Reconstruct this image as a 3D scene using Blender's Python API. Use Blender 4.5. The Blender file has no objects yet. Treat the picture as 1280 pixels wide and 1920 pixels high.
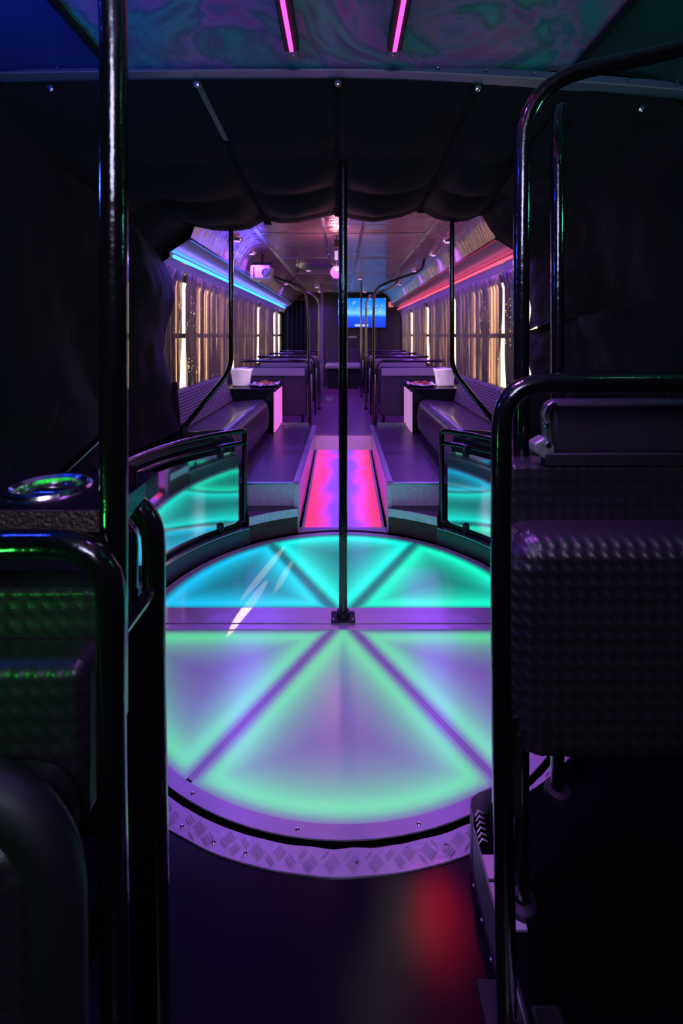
import bpy, math, random
from mathutils import Vector, noise
random.seed(4)
C = bpy.context.scene.collection
SC = bpy.context.scene
PI = math.pi

# ---------------------------------------------------------------- camera
F = 880.0            # focal length in pixels of the 1280x1920 frame
VX, VY = 643.0, 628.0
H = 1.25
cam_d = bpy.data.cameras.new('camera')
cam_d.sensor_fit = 'AUTO'; cam_d.sensor_width = 36.0
cam_d.lens = F / 1920 * 36.0
cam_d.shift_x = (640 - VX) / 1920.0
cam_d.shift_y = (VY - 960) / 1920.0
cam_d.clip_start = 0.02
cam = bpy.data.objects.new('camera', cam_d); C.objects.link(cam)
cam.location = (0, 0, H); cam.rotation_euler = (PI / 2, 0, 0)
SC.camera = cam
cam_d.dof.use_dof = True; cam_d.dof.focus_distance = 1.5; cam_d.dof.aperture_fstop = 5.6

# ---------------------------------------------------------------- world (warm daylight outside)
w = bpy.data.worlds.new('outside'); SC.world = w; w.use_nodes = True
bg = w.node_tree.nodes['Background']
bg.inputs[0].default_value = (1.0, 0.80, 0.52, 1); bg.inputs[1].default_value = 3.8
SC.view_settings.view_transform = 'Standard'; SC.view_settings.look = 'None'
SC.view_settings.gamma = 1.0; SC.view_settings.use_curve_mapping = False
SC.view_settings.exposure = 0.0
SC.cycles.use_denoising = True
SC.cycles.max_bounces = 8; SC.cycles.transparent_max_bounces = 16
SC.cycles.sample_clamp_indirect = 4.0
SC.cycles.caustics_reflective = False; SC.cycles.caustics_refractive = False

def lamp(kind, name, loc, color, energy, aim=None, size=0.1, size_y=None, spot=None, blend=0.3):
    d = bpy.data.lights.new(name, kind); d.color = color; d.energy = energy
    if kind == 'AREA':
        d.size = size
        if size_y: d.shape = 'RECTANGLE'; d.size_y = size_y
    else:
        d.shadow_soft_size = size
    if kind == 'SPOT': d.spot_size = spot; d.spot_blend = blend
    o = bpy.data.objects.new(name, d); C.objects.link(o); o.location = loc
    if aim is not None:
        o.rotation_euler = (Vector(aim) - Vector(loc)).to_track_quat('-Z', 'Y').to_euler()
    return o

# ---------------------------------------------------------------- helpers
def P(px, py, Y):
    return Vector(((px - VX) / F * Y, Y, H - (py - VY) / F * Y))

ORI = {}
class MB:
    def __init__(s): s.v = []; s.f = []
    def add(s, v, f):
        n = len(s.v); s.v += [Vector(p) for p in v]; s.f += [tuple(i + n for i in q) for q in f]; return s
    def box(s, x0, x1, y0, y1, z0, z1):
        v = [(x, y, z) for z in (z0, z1) for y in (y0, y1) for x in (x0, x1)]
        return s.add(v, [(0, 2, 3, 1), (4, 5, 7, 6), (0, 1, 5, 4), (2, 6, 7, 3), (0, 4, 6, 2), (1, 3, 7, 5)])
    def obox(s, c, ax, ay, az):
        c = Vector(c); ax, ay, az = Vector(ax), Vector(ay), Vector(az)
        v = [c + sx * ax + sy * ay + sz * az for sz in (-1, 1) for sy in (-1, 1) for sx in (-1, 1)]
        return s.add(v, [(0, 2, 3, 1), (4, 5, 7, 6), (0, 1, 5, 4), (2, 6, 7, 3), (0, 4, 6, 2), (1, 3, 7, 5)])
    def prism(s, poly, z0, z1):
        n = len(poly)
        v = [(x, y, z0) for x, y in poly] + [(x, y, z1) for x, y in poly]
        f = [tuple(range(n - 1, -1, -1)), tuple(range(n, 2 * n))]
        f += [(i, (i + 1) % n, n + (i + 1) % n, n + i) for i in range(n)]
        return s.add(v, f)
    def tube(s, pts, r, n=12, cap=True, rr=None):
        pts = [Vector(p) for p in pts]
        t = []
        for i in range(len(pts)):
            a = pts[max(i - 1, 0)]; b = pts[min(i + 1, len(pts) - 1)]
            t.append((b - a).normalized())
        u = t[0].orthogonal().normalized()
        v = []; f = []
        for i, p in enumerate(pts):
            u = (u - t[i] * u.dot(t[i])).normalized(); w_ = t[i].cross(u)
            r_ = rr[i] if rr else r
            for k in range(n):
                a = 2 * PI * k / n
                v.append(p + (u * math.cos(a) + w_ * math.sin(a)) * r_)
        for i in range(len(pts) - 1):
            for k in range(n):
                f.append((i * n + k, i * n + (k + 1) % n, (i + 1) * n + (k + 1) % n, (i + 1) * n + k))
        if cap:
            f.append(tuple(range(n - 1, -1, -1))); f.append(tuple(range((len(pts) - 1) * n, len(pts) * n)))
        return s.add(v, f)
    def lathe(s, prof, c, n=32, axis='Z', closed=False):
        c = Vector(c); v = []; f = []
        for r, h in prof:
            for k in range(n):
                a = 2 * PI * k / n
                if axis == 'Z': v.append(c + Vector((r * math.cos(a), r * math.sin(a), h)))
                elif axis == 'Y': v.append(c + Vector((r * math.cos(a), h, r * math.sin(a))))
                else: v.append(c + Vector((h, r * math.cos(a), r * math.sin(a))))
        m = len(prof)
        for i in range(m - 1 + (1 if closed else 0)):
            j = (i + 1) % m
            for k in range(n):
                f.append((i * n + k, i * n + (k + 1) % n, j * n + (k + 1) % n, j * n + k))
        return s.add(v, f)
    def ring(s, r0, r1, z0, z1, a0, a1, cx, cy, n=64):
        # solid arc; angles measured from +Y towards +X
        pr = [(r0, z0), (r1, z0), (r1, z1), (r0, z1)]
        full = abs(a1 - a0) > 2 * PI - 1e-4
        v = []; f = []; m = n if full else n + 1
        for i in range(m):
            a = a0 + (a1 - a0) * i / n
            for r, z in pr: v.append((cx + r * math.sin(a), cy + r * math.cos(a), z))
        for i in range(n):
            j = (i + 1) % m
            for k in range(4):
                l = (k + 1) % 4
                f.append((i * 4 + k, j * 4 + k, j * 4 + l, i * 4 + l))
        if not full: f += [(0, 1, 2, 3), tuple(4 * n + k for k in (3, 2, 1, 0))]
        return s.add(v, f)
    def grid(s, fn, nu, nv):
        v = [fn(i / nu, j / nv) for j in range(nv + 1) for i in range(nu + 1)]
        f = [(j * (nu + 1) + i, j * (nu + 1) + i + 1, (j + 1) * (nu + 1) + i + 1, (j + 1) * (nu + 1) + i)
             for j in range(nv) for i in range(nu)]
        return s.add(v, f)
    def build(s, name, mat, parent=None, smooth=True, ang=35, bev=0, org=None, kind=None, fix=True):
        o0 = Vector((0, 0, 0))
        if parent is not None: o0 = ORI.get(parent.name, o0)
        elif org is not None: o0 = Vector(org)
        me = bpy.data.meshes.new(name)
        me.from_pydata([tuple(p - o0) for p in s.v], [], s.f); me.update()
        if fix:
            import bmesh
            bm = bmesh.new(); bm.from_mesh(me); bmesh.ops.recalc_face_normals(bm, faces=bm.faces); bm.to_mesh(me); bm.free()
        if smooth:
            me.shade_smooth(); me.set_sharp_from_angle(angle=math.radians(ang))
        me.materials.append(mat)
        o = bpy.data.objects.new(name, me); C.objects.link(o)
        if parent is not None: o.parent = parent
        else: o.location = o0
        ORI[o.name] = o0
        if bev:
            b = o.modifiers.new('bevel', 'BEVEL'); b.width = bev; b.segments = 2; b.limit_method = 'ANGLE'
        if kind: o['kind'] = kind
        return o

def fillet(pts, r, n=7):
    pts = [Vector(p) for p in pts]; out = [pts[0]]
    rs = r if isinstance(r, (list, tuple)) else [r] * len(pts)
    for i in range(1, len(pts) - 1):
        p = pts[i]; a = (pts[i - 1] - p); b = (pts[i + 1] - p)
        d = min(rs[i] if i < len(rs) else rs[-1], a.length * .48, b.length * .48)
        A = p + a.normalized() * d; B = p + b.normalized() * d
        for k in range(n + 1):
            t = k / n
            out.append((1 - t) ** 2 * A + 2 * t * (1 - t) * p + t * t * B)
    out.append(pts[-1]); return out

def empty(name, loc, label, cat, group=None):
    o = bpy.data.objects.new(name, None); C.objects.link(o); o.location = loc
    o.empty_display_size = .05
    ORI[o.name] = Vector(loc); tag(o, label, cat, group); return o
def tag(o, label, cat=None, group=None, kind=None):
    if label: o['label'] = label
    if cat: o['category'] = cat
    if group: o['group'] = group
    if kind: o['kind'] = kind
    return o
def struct(o, label=None):
    o['kind'] = 'structure'
    if label: o['label'] = label
    return o
def copy_tree(o, parent=None):
    c = o.copy(); C.objects.link(c); c.parent = parent
    ORI[c.name] = ORI.get(o.name, Vector())
    for ch in list(o.children): copy_tree(ch, c)
    return c

# ---------------------------------------------------------------- materials
def M(name, col, rough=.5, metal=0., bump=None, spec=.5, emit=None, estr=0., coat=0., var=0., varscale=8., aniso=None, sheen=0.):
    m = bpy.data.materials.new(name); m.use_nodes = True
    nt = m.node_tree; b = nt.nodes['Principled BSDF']
    b.inputs['Base Color'].default_value = (*col, 1); b.inputs['Roughness'].default_value = rough
    b.inputs['Metallic'].default_value = metal; b.inputs['Specular IOR Level'].default_value = spec
    b.inputs['Coat Weight'].default_value = coat; b.inputs['Sheen Weight'].default_value = sheen
    if emit: b.inputs['Emission Color'].default_value = (*emit, 1); b.inputs['Emission Strength'].default_value = estr
    tc = nt.nodes.new('ShaderNodeTexCoord')
    if var:
        n = nt.nodes.new('ShaderNodeTexNoise'); n.inputs['Scale'].default_value = varscale; n.inputs['Detail'].default_value = 5
        nt.links.new(tc.outputs['Object'], n.inputs['Vector'])
        mx = nt.nodes.new('ShaderNodeMix'); mx.data_type = 'RGBA'
        mx.inputs[6].default_value = (*[c * (1 - var) for c in col], 1); mx.inputs[7].default_value = (*[min(1, c * (1 + var)) for c in col], 1)
        nt.links.new(n.outputs['Fac'], mx.inputs[0]); nt.links.new(mx.outputs[2], b.inputs['Base Color'])
    if bump:
        sc, st = bump[0], bump[1]; stretch = bump[2] if len(bump) > 2 else (1, 1, 1)
        mp = nt.nodes.new('ShaderNodeMapping'); mp.inputs['Scale'].default_value = stretch
        nt.links.new(tc.outputs['Object'], mp.inputs['Vector'])
        n = nt.nodes.new('ShaderNodeTexNoise'); n.inputs['Scale'].default_value = sc; n.inputs['Detail'].default_value = 4
        nt.links.new(mp.outputs[0], n.inputs['Vector'])
        bp = nt.nodes.new('ShaderNodeBump'); bp.inputs['Strength'].default_value = st; bp.inputs['Distance'].default_value = .01
        nt.links.new(n.outputs['Fac'], bp.inputs['Height']); nt.links.new(bp.outputs[0], b.inputs['Normal'])
    return m
def E(name, col, s):
    return M(name, (0.02, 0.02, 0.02), .4, emit=col, estr=s)

m_black_tube = M('black_gloss_tube', (.004, .004, .005), .16, bump=(60, .12), spec=.6, coat=.6)
m_chrome = M('chrome', (.75, .75, .78), .18, 1, bump=(40, .05))
m_alu = M('aluminium', (.55, .55, .58), .34, 1, bump=(30, .1, (1, .1, 1)), var=.15)
m_alu_dull = M('dull_aluminium', (.30, .32, .30), .5, .7, bump=(60, .2), var=.3)
m_tread = M('tread_aluminium', (.74, .68, .74), .36, .5, bump=(90, .12), var=.12)
m_vinyl = M('black_vinyl_floor', (.0045, .004, .0065), .25, bump=(5, .06), spec=.5, var=.3, varscale=30)
m_platform = M('platform_vinyl', (.055, .035, .075), .33, bump=(120, .1), var=.2)
m_rear_floor = M('rear_vinyl', (.26, .08, .20), .3, bump=(40, .1), var=.3)
m_black = M('black_paint', (.006, .006, .008), .55)
m_blackmat = M('black_matt', (.0035, .0035, .0045), .9, spec=0)
m_fabric = M('black_liner_fabric', (.005, .0075, .009), .8, bump=(180, .2), sheen=.06, spec=.12)
m_elastic = M('ruched_elastic', (.006, .008, .009), .8, bump=(160, .5), spec=.2)
m_quilt = M('dimpled_black_vinyl', (.016, .013, .018), .36, bump=(300, .1), spec=.5)
m_quilt2 = M('smooth_black_vinyl', (.018, .014, .022), .42, bump=(200, .1))
m_teal_paint = M('speckled_grey_step', (.72, .80, .77), .5, bump=(80, .2), var=.4, varscale=60)
m_rust = M('rusty_steel', (.10, .06, .045), .7, .3, bump=(50, .4), var=.6, varscale=20)
m_seatback = M('seat_shell', (.045, .032, .06), .55, bump=(200, .1))
m_seatpad = M('seat_vinyl', (.42, .38, .40), .4, bump=(100, .1))
m_bench = M('bench_vinyl', (.09, .075, .09), .24, bump=(9, .12), coat=.3)
m_benchback = M('bench_back_vinyl', (.13, .12, .12), .5, bump=(200, .05))
m_table = M('black_table', (.008, .008, .01), .25)
m_paper = M('white_paper', (.8, .78, .76), .8, bump=(14, .3))
m_snack = M('red_snack', (.65, .10, .03), .5, bump=(60, .3))
m_ketchup = M('pale_snack', (.75, .45, .12), .5)
m_white = M('white_plastic', (.6, .6, .64), .3)
m_wall = M('rear_wall_panel', (.05, .035, .05), .45, bump=(8, .1), var=.3)
m_cove = M('cove_panel', (.42, .40, .44), .30, .35, bump=(7, .10))
m_brown = M('brown_wall', (.10, .07, .075), .4, .3, bump=(6, .15), var=.3)
m_glass = M('window_glass', (1, 1, 1), .02)
def _glassmat():
    nt = m_glass.node_tree; nt.nodes.clear()
    o = nt.nodes.new('ShaderNodeOutputMaterial'); t = nt.nodes.new('ShaderNodeBsdfTransparent'); g = nt.nodes.new('ShaderNodeBsdfGlossy')
    g.inputs['Roughness'].default_value = .03; t.inputs[0].default_value = (.92, .92, .9, 1)
    x = nt.nodes.new('ShaderNodeMixShader'); x.inputs[0].default_value = .08
    nt.links.new(t.outputs[0], x.inputs[1]); nt.links.new(g.outputs[0], x.inputs[2]); nt.links.new(x.outputs[0], o.inputs[0])
_glassmat()

def m_screen_glass():
    m = bpy.data.materials.new('mirror_perspex'); m.use_nodes = True; nt = m.node_tree; nt.nodes.clear()
    o = nt.nodes.new('ShaderNodeOutputMaterial'); t = nt.nodes.new('ShaderNodeBsdfTransparent'); g = nt.nodes.new('ShaderNodeBsdfGlossy')
    d = nt.nodes.new('ShaderNodeBsdfDiffuse'); d.inputs[0].default_value = (.35, .38, .38, 1)
    g.inputs['Roughness'].default_value = .06; g.inputs[0].default_value = (.85, .9, .9, 1); t.inputs[0].default_value = (.6, .65, .65, 1)
    x = nt.nodes.new('ShaderNodeMixShader'); x.inputs[0].default_value = .85
    y = nt.nodes.new('ShaderNodeMixShader'); y.inputs[0].default_value = .05
    nt.links.new(t.outputs[0], x.inputs[1]); nt.links.new(g.outputs[0], x.inputs[2])
    nt.links.new(x.outputs[0], y.inputs[1]); nt.links.new(d.outputs[0], y.inputs[2]); nt.links.new(y.outputs[0], o.inputs[0])
    return m
m_perspex = m_screen_glass()

def m_ceiling_metal():
    m = M('brushed_ceiling_metal', (.78, .54, .46), .17, .66, var=.25, varscale=3)
    nt = m.node_tree; b = nt.nodes['Principled BSDF']; tc = nt.nodes.new('ShaderNodeTexCoord')
    mp = nt.nodes.new('ShaderNodeMapping'); mp.inputs['Scale'].default_value = (1.2, 9, 1)
    n = nt.nodes.new('ShaderNodeTexNoise'); n.inputs['Scale'].default_value = 3.2; n.inputs['Detail'].default_value = 3
    bp = nt.nodes.new('ShaderNodeBump'); bp.inputs['Strength'].default_value = 1.0; bp.inputs['Distance'].default_value = .03
    nt.links.new(tc.outputs['Object'], mp.inputs['Vector']); nt.links.new(mp.outputs[0], n.inputs['Vector'])
    nt.links.new(n.outputs['Fac'], bp.inputs['Height']); nt.links.new(bp.outputs[0], b.inputs['Normal'])
    return m
m_ceil = m_ceiling_metal()

def m_marble():
    m = M('swirled_ceiling_paint', (.1, .1, .1), .3, 0, spec=.5)
    nt = m.node_tree; b = nt.nodes['Principled BSDF']; tc = nt.nodes.new('ShaderNodeTexCoord')
    n0 = nt.nodes.new('ShaderNodeTexNoise'); n0.inputs['Scale'].default_value = 1.3; n0.inputs['Detail'].default_value = 3; n0.inputs['Distortion'].default_value = 2.8
    n1 = nt.nodes.new('ShaderNodeTexNoise'); n1.inputs['Scale'].default_value = 1.7; n1.inputs['Detail'].default_value = 6; n1.inputs['Distortion'].default_value = 3.2
    nt.links.new(tc.outputs['Object'], n0.inputs['Vector']); nt.links.new(tc.outputs['Object'], n1.inputs['Vector'])
    r = nt.nodes.new('ShaderNodeValToRGB'); e = r.color_ramp.elements
    e[0].position = .30; e[0].color = (.0, .04, .05, 1); e[1].position = .74; e[1].color = (.01, .30, .28, 1)
    for p, c in ((.40, (.02, .60, .42, 1)), (.48, (.01, .16, .17, 1)), (.54, (.60, .25, .60, 1)), (.60, (.85, .06, .35, 1)), (.64, (.22, .18, .40, 1))):
        q = e.new(p); q.color = c
    nt.links.new(n1.outputs['Fac'], r.inputs[0])
    r2 = nt.nodes.new('ShaderNodeValToRGB'); r2.color_ramp.elements[0].position = .35; r2.color_ramp.elements[1].position = .62
    r2.color_ramp.elements[0].color = (.01, .30, .26, 1); r2.color_ramp.elements[1].color = (.42, .22, .55, 1)
    nt.links.new(n0.outputs['Fac'], r2.inputs[0])
    mx = nt.nodes.new('ShaderNodeMix'); mx.data_type = 'RGBA'; mx.inputs[0].default_value = .6
    nt.links.new(r2.outputs[0], mx.inputs[6]); nt.links.new(r.outputs[0], mx.inputs[7]); nt.links.new(mx.outputs[2], b.inputs['Base Color'])
    return m
m_swirl = m_marble()

def m_tinsel(seed):
    m = bpy.data.materials.new('foil_curtain'); m.use_nodes = True; nt = m.node_tree; nt.nodes.clear()
    N = nt.nodes.new; L = nt.links.new
    o = N('ShaderNodeOutputMaterial'); tc = N('ShaderNodeTexCoord')
    mp = N('ShaderNodeMapping'); mp.inputs['Scale'].default_value = (1, 1, .05); mp.inputs['Location'].default_value = (seed, seed * 3.1, 0)
    n = N('ShaderNodeTexNoise'); n.inputs['Scale'].default_value = 7; n.inputs['Detail'].default_value = 5; n.inputs['Roughness'].default_value = .65
    L(tc.outputs['Object'], mp.inputs['Vector']); L(mp.outputs[0], n.inputs['Vector'])
    r = N('ShaderNodeValToRGB'); r.color_ramp.elements[0].position = .50; r.color_ramp.elements[1].position = .585
    r.color_ramp.elements[0].color = (.012, .008, .012, 1); r.color_ramp.elements[1].color = (.95, .68, .52, 1)
    L(n.outputs['Fac'], r.inputs[0])
    # sparse sparkling pin holes
    v = N('ShaderNodeTexVoronoi'); v.inputs['Scale'].default_value = 75
    L(tc.outputs['Object'], v.inputs['Vector'])
    lt = N('ShaderNodeMath'); lt.operation = 'LESS_THAN'; lt.inputs[1].default_value = .30; L(v.outputs['Distance'], lt.inputs[0])
    n3 = N('ShaderNodeTexNoise'); n3.inputs['Scale'].default_value = 5; L(tc.outputs['Object'], n3.inputs['Vector'])
    g3 = N('ShaderNodeMath'); g3.operation = 'GREATER_THAN'; g3.inputs[1].default_value = .55; L(n3.outputs['Fac'], g3.inputs[0])
    mu = N('ShaderNodeMath'); mu.operation = 'MULTIPLY'; L(lt.outputs[0], mu.inputs[0]); L(g3.outputs[0], mu.inputs[1])
    mu2 = N('ShaderNodeMath'); mu2.operation = 'MULTIPLY'; mu2.inputs[1].default_value = .9; L(mu.outputs[0], mu2.inputs[0])
    mxc = N('ShaderNodeMix'); mxc.data_type = 'RGBA'; L(mu2.outputs[0], mxc.inputs[0]); L(r.outputs[0], mxc.inputs[6]); mxc.inputs[7].default_value = (1, .85, .6, 1)
    t = N('ShaderNodeBsdfTransparent'); L(mxc.outputs[2], t.inputs[0])
    g = N('ShaderNodeBsdfGlossy'); g.inputs['Roughness'].default_value = .32; g.inputs[0].default_value = (.55, .48, .55, 1)
    n2 = N('ShaderNodeTexNoise'); n2.inputs['Scale'].default_value = 60; mp2 = N('ShaderNodeMapping'); mp2.inputs['Scale'].default_value = (1, 1, .12)
    L(tc.outputs['Object'], mp2.inputs['Vector']); L(mp2.outputs[0], n2.inputs['Vector'])
    bp = N('ShaderNodeBump'); bp.inputs['Strength'].default_value = .8; bp.inputs['Distance'].default_value = .01
    L(n2.outputs['Fac'], bp.inputs['Height']); L(bp.outputs[0], g.inputs['Normal'])
    d = N('ShaderNodeBsdfDiffuse'); d.inputs[0].default_value = (.14, .10, .19, 1)
    tl = N('ShaderNodeBsdfTranslucent'); tl.inputs[0].default_value = (.035, .022, .015, 1)
    a1 = N('ShaderNodeAddShader'); L(d.outputs[0], a1.inputs[0]); L(tl.outputs[0], a1.inputs[1])
    x1 = N('ShaderNodeMixShader'); x1.inputs[0].default_value = .55; L(a1.outputs[0], x1.inputs[1]); L(g.outputs[0], x1.inputs[2])
    x = N('ShaderNodeMixShader'); x.inputs[0].default_value = .50; L(x1.outputs[0], x.inputs[1]); L(t.outputs[0], x.inputs[2])
    L(x.outputs[0], o.inputs[0]); return m

def m_lit_panel(name, c_edge, s_edge, c_mid, s_mid, base=(.62, .60, .64), c2=None, rough=.24, fall=.06):
    # back-lit acrylic: the strip light under the panel's rim is brightest there
    m = M(name, base, rough, bump=(6, .04)); nt = m.node_tree; b = nt.nodes['Principled BSDF']; N = nt.nodes.new; L = nt.links.new
    at = N('ShaderNodeAttribute'); at.attribute_name = 'inset'
    r = N('ShaderNodeMath'); r.operation = 'DIVIDE'; r.inputs[1].default_value = -fall; L(at.outputs['Fac'], r.inputs[0])
    ex = N('ShaderNodeMath'); ex.operation = 'EXPONENT'; L(r.outputs[0], ex.inputs[0])
    ss = N('ShaderNodeMapRange'); ss.interpolation_type = 'SMOOTHSTEP'; ss.inputs['From Max'].default_value = .055
    ss.inputs['To Min'].default_value = .06; L(at.outputs['Fac'], ss.inputs['Value'])
    mu = N('ShaderNodeMath'); mu.operation = 'MULTIPLY'; L(ex.outputs[0], mu.inputs[0]); L(ss.outputs[0], mu.inputs[1])
    tc = N('ShaderNodeTexCoord')
    ce = N('ShaderNodeMix'); ce.data_type = 'RGBA'; ce.inputs[6].default_value = (*c_edge, 1); ce.inputs[7].default_value = (*(c2 or c_edge), 1)
    sp = N('ShaderNodeSeparateXYZ'); L(tc.outputs['Object'], sp.inputs[0])
    mr = N('ShaderNodeMapRange'); mr.inputs['From Min'].default_value = -.15; mr.inputs['From Max'].default_value = -.75; L(sp.outputs[0], mr.inputs['Value']); L(mr.outputs[0], ce.inputs[0])
    v1 = N('ShaderNodeVectorMath'); v1.operation = 'SCALE'; L(ce.outputs[2], v1.inputs[0])
    m1 = N('ShaderNodeMath'); m1.operation = 'MULTIPLY'; m1.inputs[1].default_value = s_edge; L(mu.outputs[0], m1.inputs[0]); L(m1.outputs[0], v1.inputs['Scale'])
    v2 = N('ShaderNodeVectorMath'); v2.operation = 'ADD'; L(v1.outputs[0], v2.inputs[0]); v2.inputs[1].default_value = tuple(c * s_mid for c in c_mid)
    L(v2.outputs[0], b.inputs['Emission Color']); b.inputs['Emission Strength'].default_value = 1
    return m

# ================================================================ THE SETTING
CY, RD = 2.0645, .869           # turntable centre and lit radius
WX = 1.21                       # inner side walls
# front floor with a round hole
def floor_front():
    mb = MB(); n = 96; R = .94; v = []; f = []
    for i in range(n):
        a = 2 * PI * i / n; s, c = math.sin(a), math.cos(a)
        v.append((R * s, CY + R * c, 0))
        ks = []
        if s > 1e-6: ks.append(1.3 / s)
        if s < -1e-6: ks.append(-1.3 / s)
        if c > 1e-6: ks.append((3.02 - CY) / c)
        if c < -1e-6: ks.append((-1.6 - CY) / c)
        k = min(ks); v.append((k * s, CY + k * c, 0))
    for x in (-1.3, 1.3):
        for y in (-1.6, 3.02): v.append((x, y, 0))
    for i in range(n):
        j = (i + 1) % n; f.append((2 * i, 2 * i + 1, 2 * j + 1, 2 * j))
    mb.add(v, f)
    for x0, x1, y0, y1 in ((-1.3, 1.3, -1.6, -1.6),): pass
    # corner triangles
    for cx, cy, ci in ((-1.3, -1.6, 2 * n), (-1.3, 3.02, 2 * n + 1), (1.3, -1.6, 2 * n + 2), (1.3, 3.02, 2 * n + 3)):
        for i in range(n):
            j = (i + 1) % n
            p, q = Vector(v[2 * i + 1]), Vector(v[2 * j + 1])
            on = lambda t: (abs(t.x - cx) < 1e-5, abs(t.y - cy) < 1e-5)
            a, b = on(p), on(q)
            if (a[0] and b[1] and not a[1] and not b[0]) or (a[1] and b[0] and not a[0] and not b[1]):
                mb.f.append((2 * i + 1, ci, 2 * j + 1))
    o = mb.build('floor', m_vinyl, smooth=False); struct(o)
    struct(MB().box(-1.36, 1.36, -1.72, 9.8, -.14, -.035).build('floor', m_blackmat))
floor_front()
struct(MB().box(-1.3, 1.3, 4.9, 9.8, .10, .205).build('floor', m_rear_floor))
for s in (-1, 1):
    struct(MB().box(min(s * 1.24, s * 1.34), max(s * 1.24, s * 1.34), -1.6, 3.0, -.12, 2.3).build('wall_left' if s < 0 else 'wall_right', m_blackmat))
struct(MB().box(-1.34, 1.34, -1.7, -1.6, -.12, 2.3).build('wall_front', m_blackmat))
# front ceiling : flat swirl panel + side coves
struct(MB().box(-.77, .77, -1.6, 1.60, 2.15, 2.19).build('ceiling', m_swirl))
for s in (-1, 1):
    mb = MB()
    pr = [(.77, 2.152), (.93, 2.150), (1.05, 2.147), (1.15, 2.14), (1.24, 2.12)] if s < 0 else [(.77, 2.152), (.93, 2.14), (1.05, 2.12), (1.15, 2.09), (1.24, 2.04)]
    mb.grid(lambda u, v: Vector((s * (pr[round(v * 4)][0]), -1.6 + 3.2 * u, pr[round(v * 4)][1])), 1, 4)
    struct(mb.build('ceiling', M('cove_blue_light', (.03, .05, .22), .4) if s < 0 else M('cove_dark', (.015, .05, .05), .4)))  # blue light on the left cove is put into its colour
    struct(MB().box(min(s * .765, s * .785), max(s * .765, s * .785), -1.6, 1.58, 2.135, 2.152).build('trim_2', m_black))
struct(MB().box(-1.36, 1.36, -1.72, 9.8, 2.30, 2.34).build('ceiling', m_blackmat))
struct(MB().box(-1.30, 1.30, 2.99, 3.0, 2.12, 2.30).build('trim_14', m_blackmat))
for s in (-1, 1): struct(MB().box(min(s * 1.03, s * 1.3), max(s * 1.03, s * 1.3), 2.985, 2.998, 1.86, 2.30).build('trim_14', m_blackmat))
# header profile between the front ceiling and the bellows
def header():
    def zz(x): return 2.145 - .055 * max(0, x) ** 1.5 - .008 * min(0, x) ** 2
    for nm, a, b, y0, y1, mm in (('trim_3', -.004, .026, 1.585, 1.62, M('header_blue_light', (.10, .13, .24), .4, .3)), ('trim_4', -.008, -.003, 1.575, 1.63, M('header_lip', (.35, .36, .42), .4, .6))):  # blue light on the aluminium header is put into its colour
        mb = MB(); n = 24; v = []; f = []
        for i in range(n + 1):
            x = -1.24 + 2.48 * i / n; z = zz(x)
            v += [(x, y0, z + a), (x, y1, z + a), (x, y1, z + b), (x, y0, z + b)]
        for i in range(n):
            for k in range(4): f.append((4 * i + k, 4 * i + (k + 1) % 4, 4 * i + 4 + (k + 1) % 4, 4 * i + 4 + k))
        mb.add(v, f); o = struct(mb.build(nm, mm))
        if nm == 'trim_4':
            for i in range(15):
                x = -1.12 + i * .16
                MB().lathe([(0, -.003), (.005, -.002), (.006, 0)], (x, 1.575, zz(x) + .014), 10, 'Y').build('screw', m_chrome, o)
header()

# rear section shell
ZC = 2.10
PROF = [(.70, 2.10), (.80, 2.09), (.88, 2.045), (.935, 1.96), (.97, 1.86)]
struct(MB().box(-.70, .70, 2.98, 9.7, ZC, ZC + .04).build('ceiling', m_ceil))
for s in (-1, 1):
    mb = MB(); mb.grid(lambda u, v: Vector((s * PROF[round(v * 4)][0], 2.98 + 6.72 * u, PROF[round(v * 4)][1])), 1, 4)
    struct(mb.build('ceiling', m_ceil, ang=60))
    mb = MB(); q = [(.97, 1.86), (1.10, 1.775), (1.10, 1.745), (1.16, 1.70), (1.21, 1.70)]
    mb.grid(lambda u, v: Vector((s * q[round(v * 4)][0], 2.98 + 6.72 * u, q[round(v * 4)][1])), 1, 4)
    struct(mb.build('trim_5', m_cove))
    struct(MB().box(min(s * .962, s * .978), max(s * .962, s * .978), 2.98, 9.6, 1.852, 1.866).build('trim_6', M('cove_seam', (.25, .05, .08) if s > 0 else (.05, .05, .3), .3, .5)))
    for xs, ww in ((.70, .018), (.15, .012)):
        o = struct(MB().box(s * xs - ww, s * xs + ww, 2.98, 9.6, ZC - .008, ZC + .001).build('trim_7', m_alu))
        for i in range(14):
            MB().lathe([(0, -.006), (.008, -.004), (.009, 0)], (s * xs, 3.1 + i * .3, ZC - .008), 8).build('screw', m_chrome, o)
for i in range(5):
    struct(MB().box(-.70, .70, 3.9 + i * 1.3, 3.925 + i * 1.3, ZC - .004, ZC + .001).build('trim_8', m_alu))
# end wall
struct(MB().box(-1.3, 1.3, 9.62, 9.7, -.12, 2.32).build('wall_rear', m_wall))
# header above TV
struct(MB().box(-.95, .95, 9.45, 9.62, 2.0, 2.10).build('trim_9', m_black))
struct(MB().box(.62, .68, 9.5, 9.62, .3, 2.0).build('trim_10', m_brown))

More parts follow.
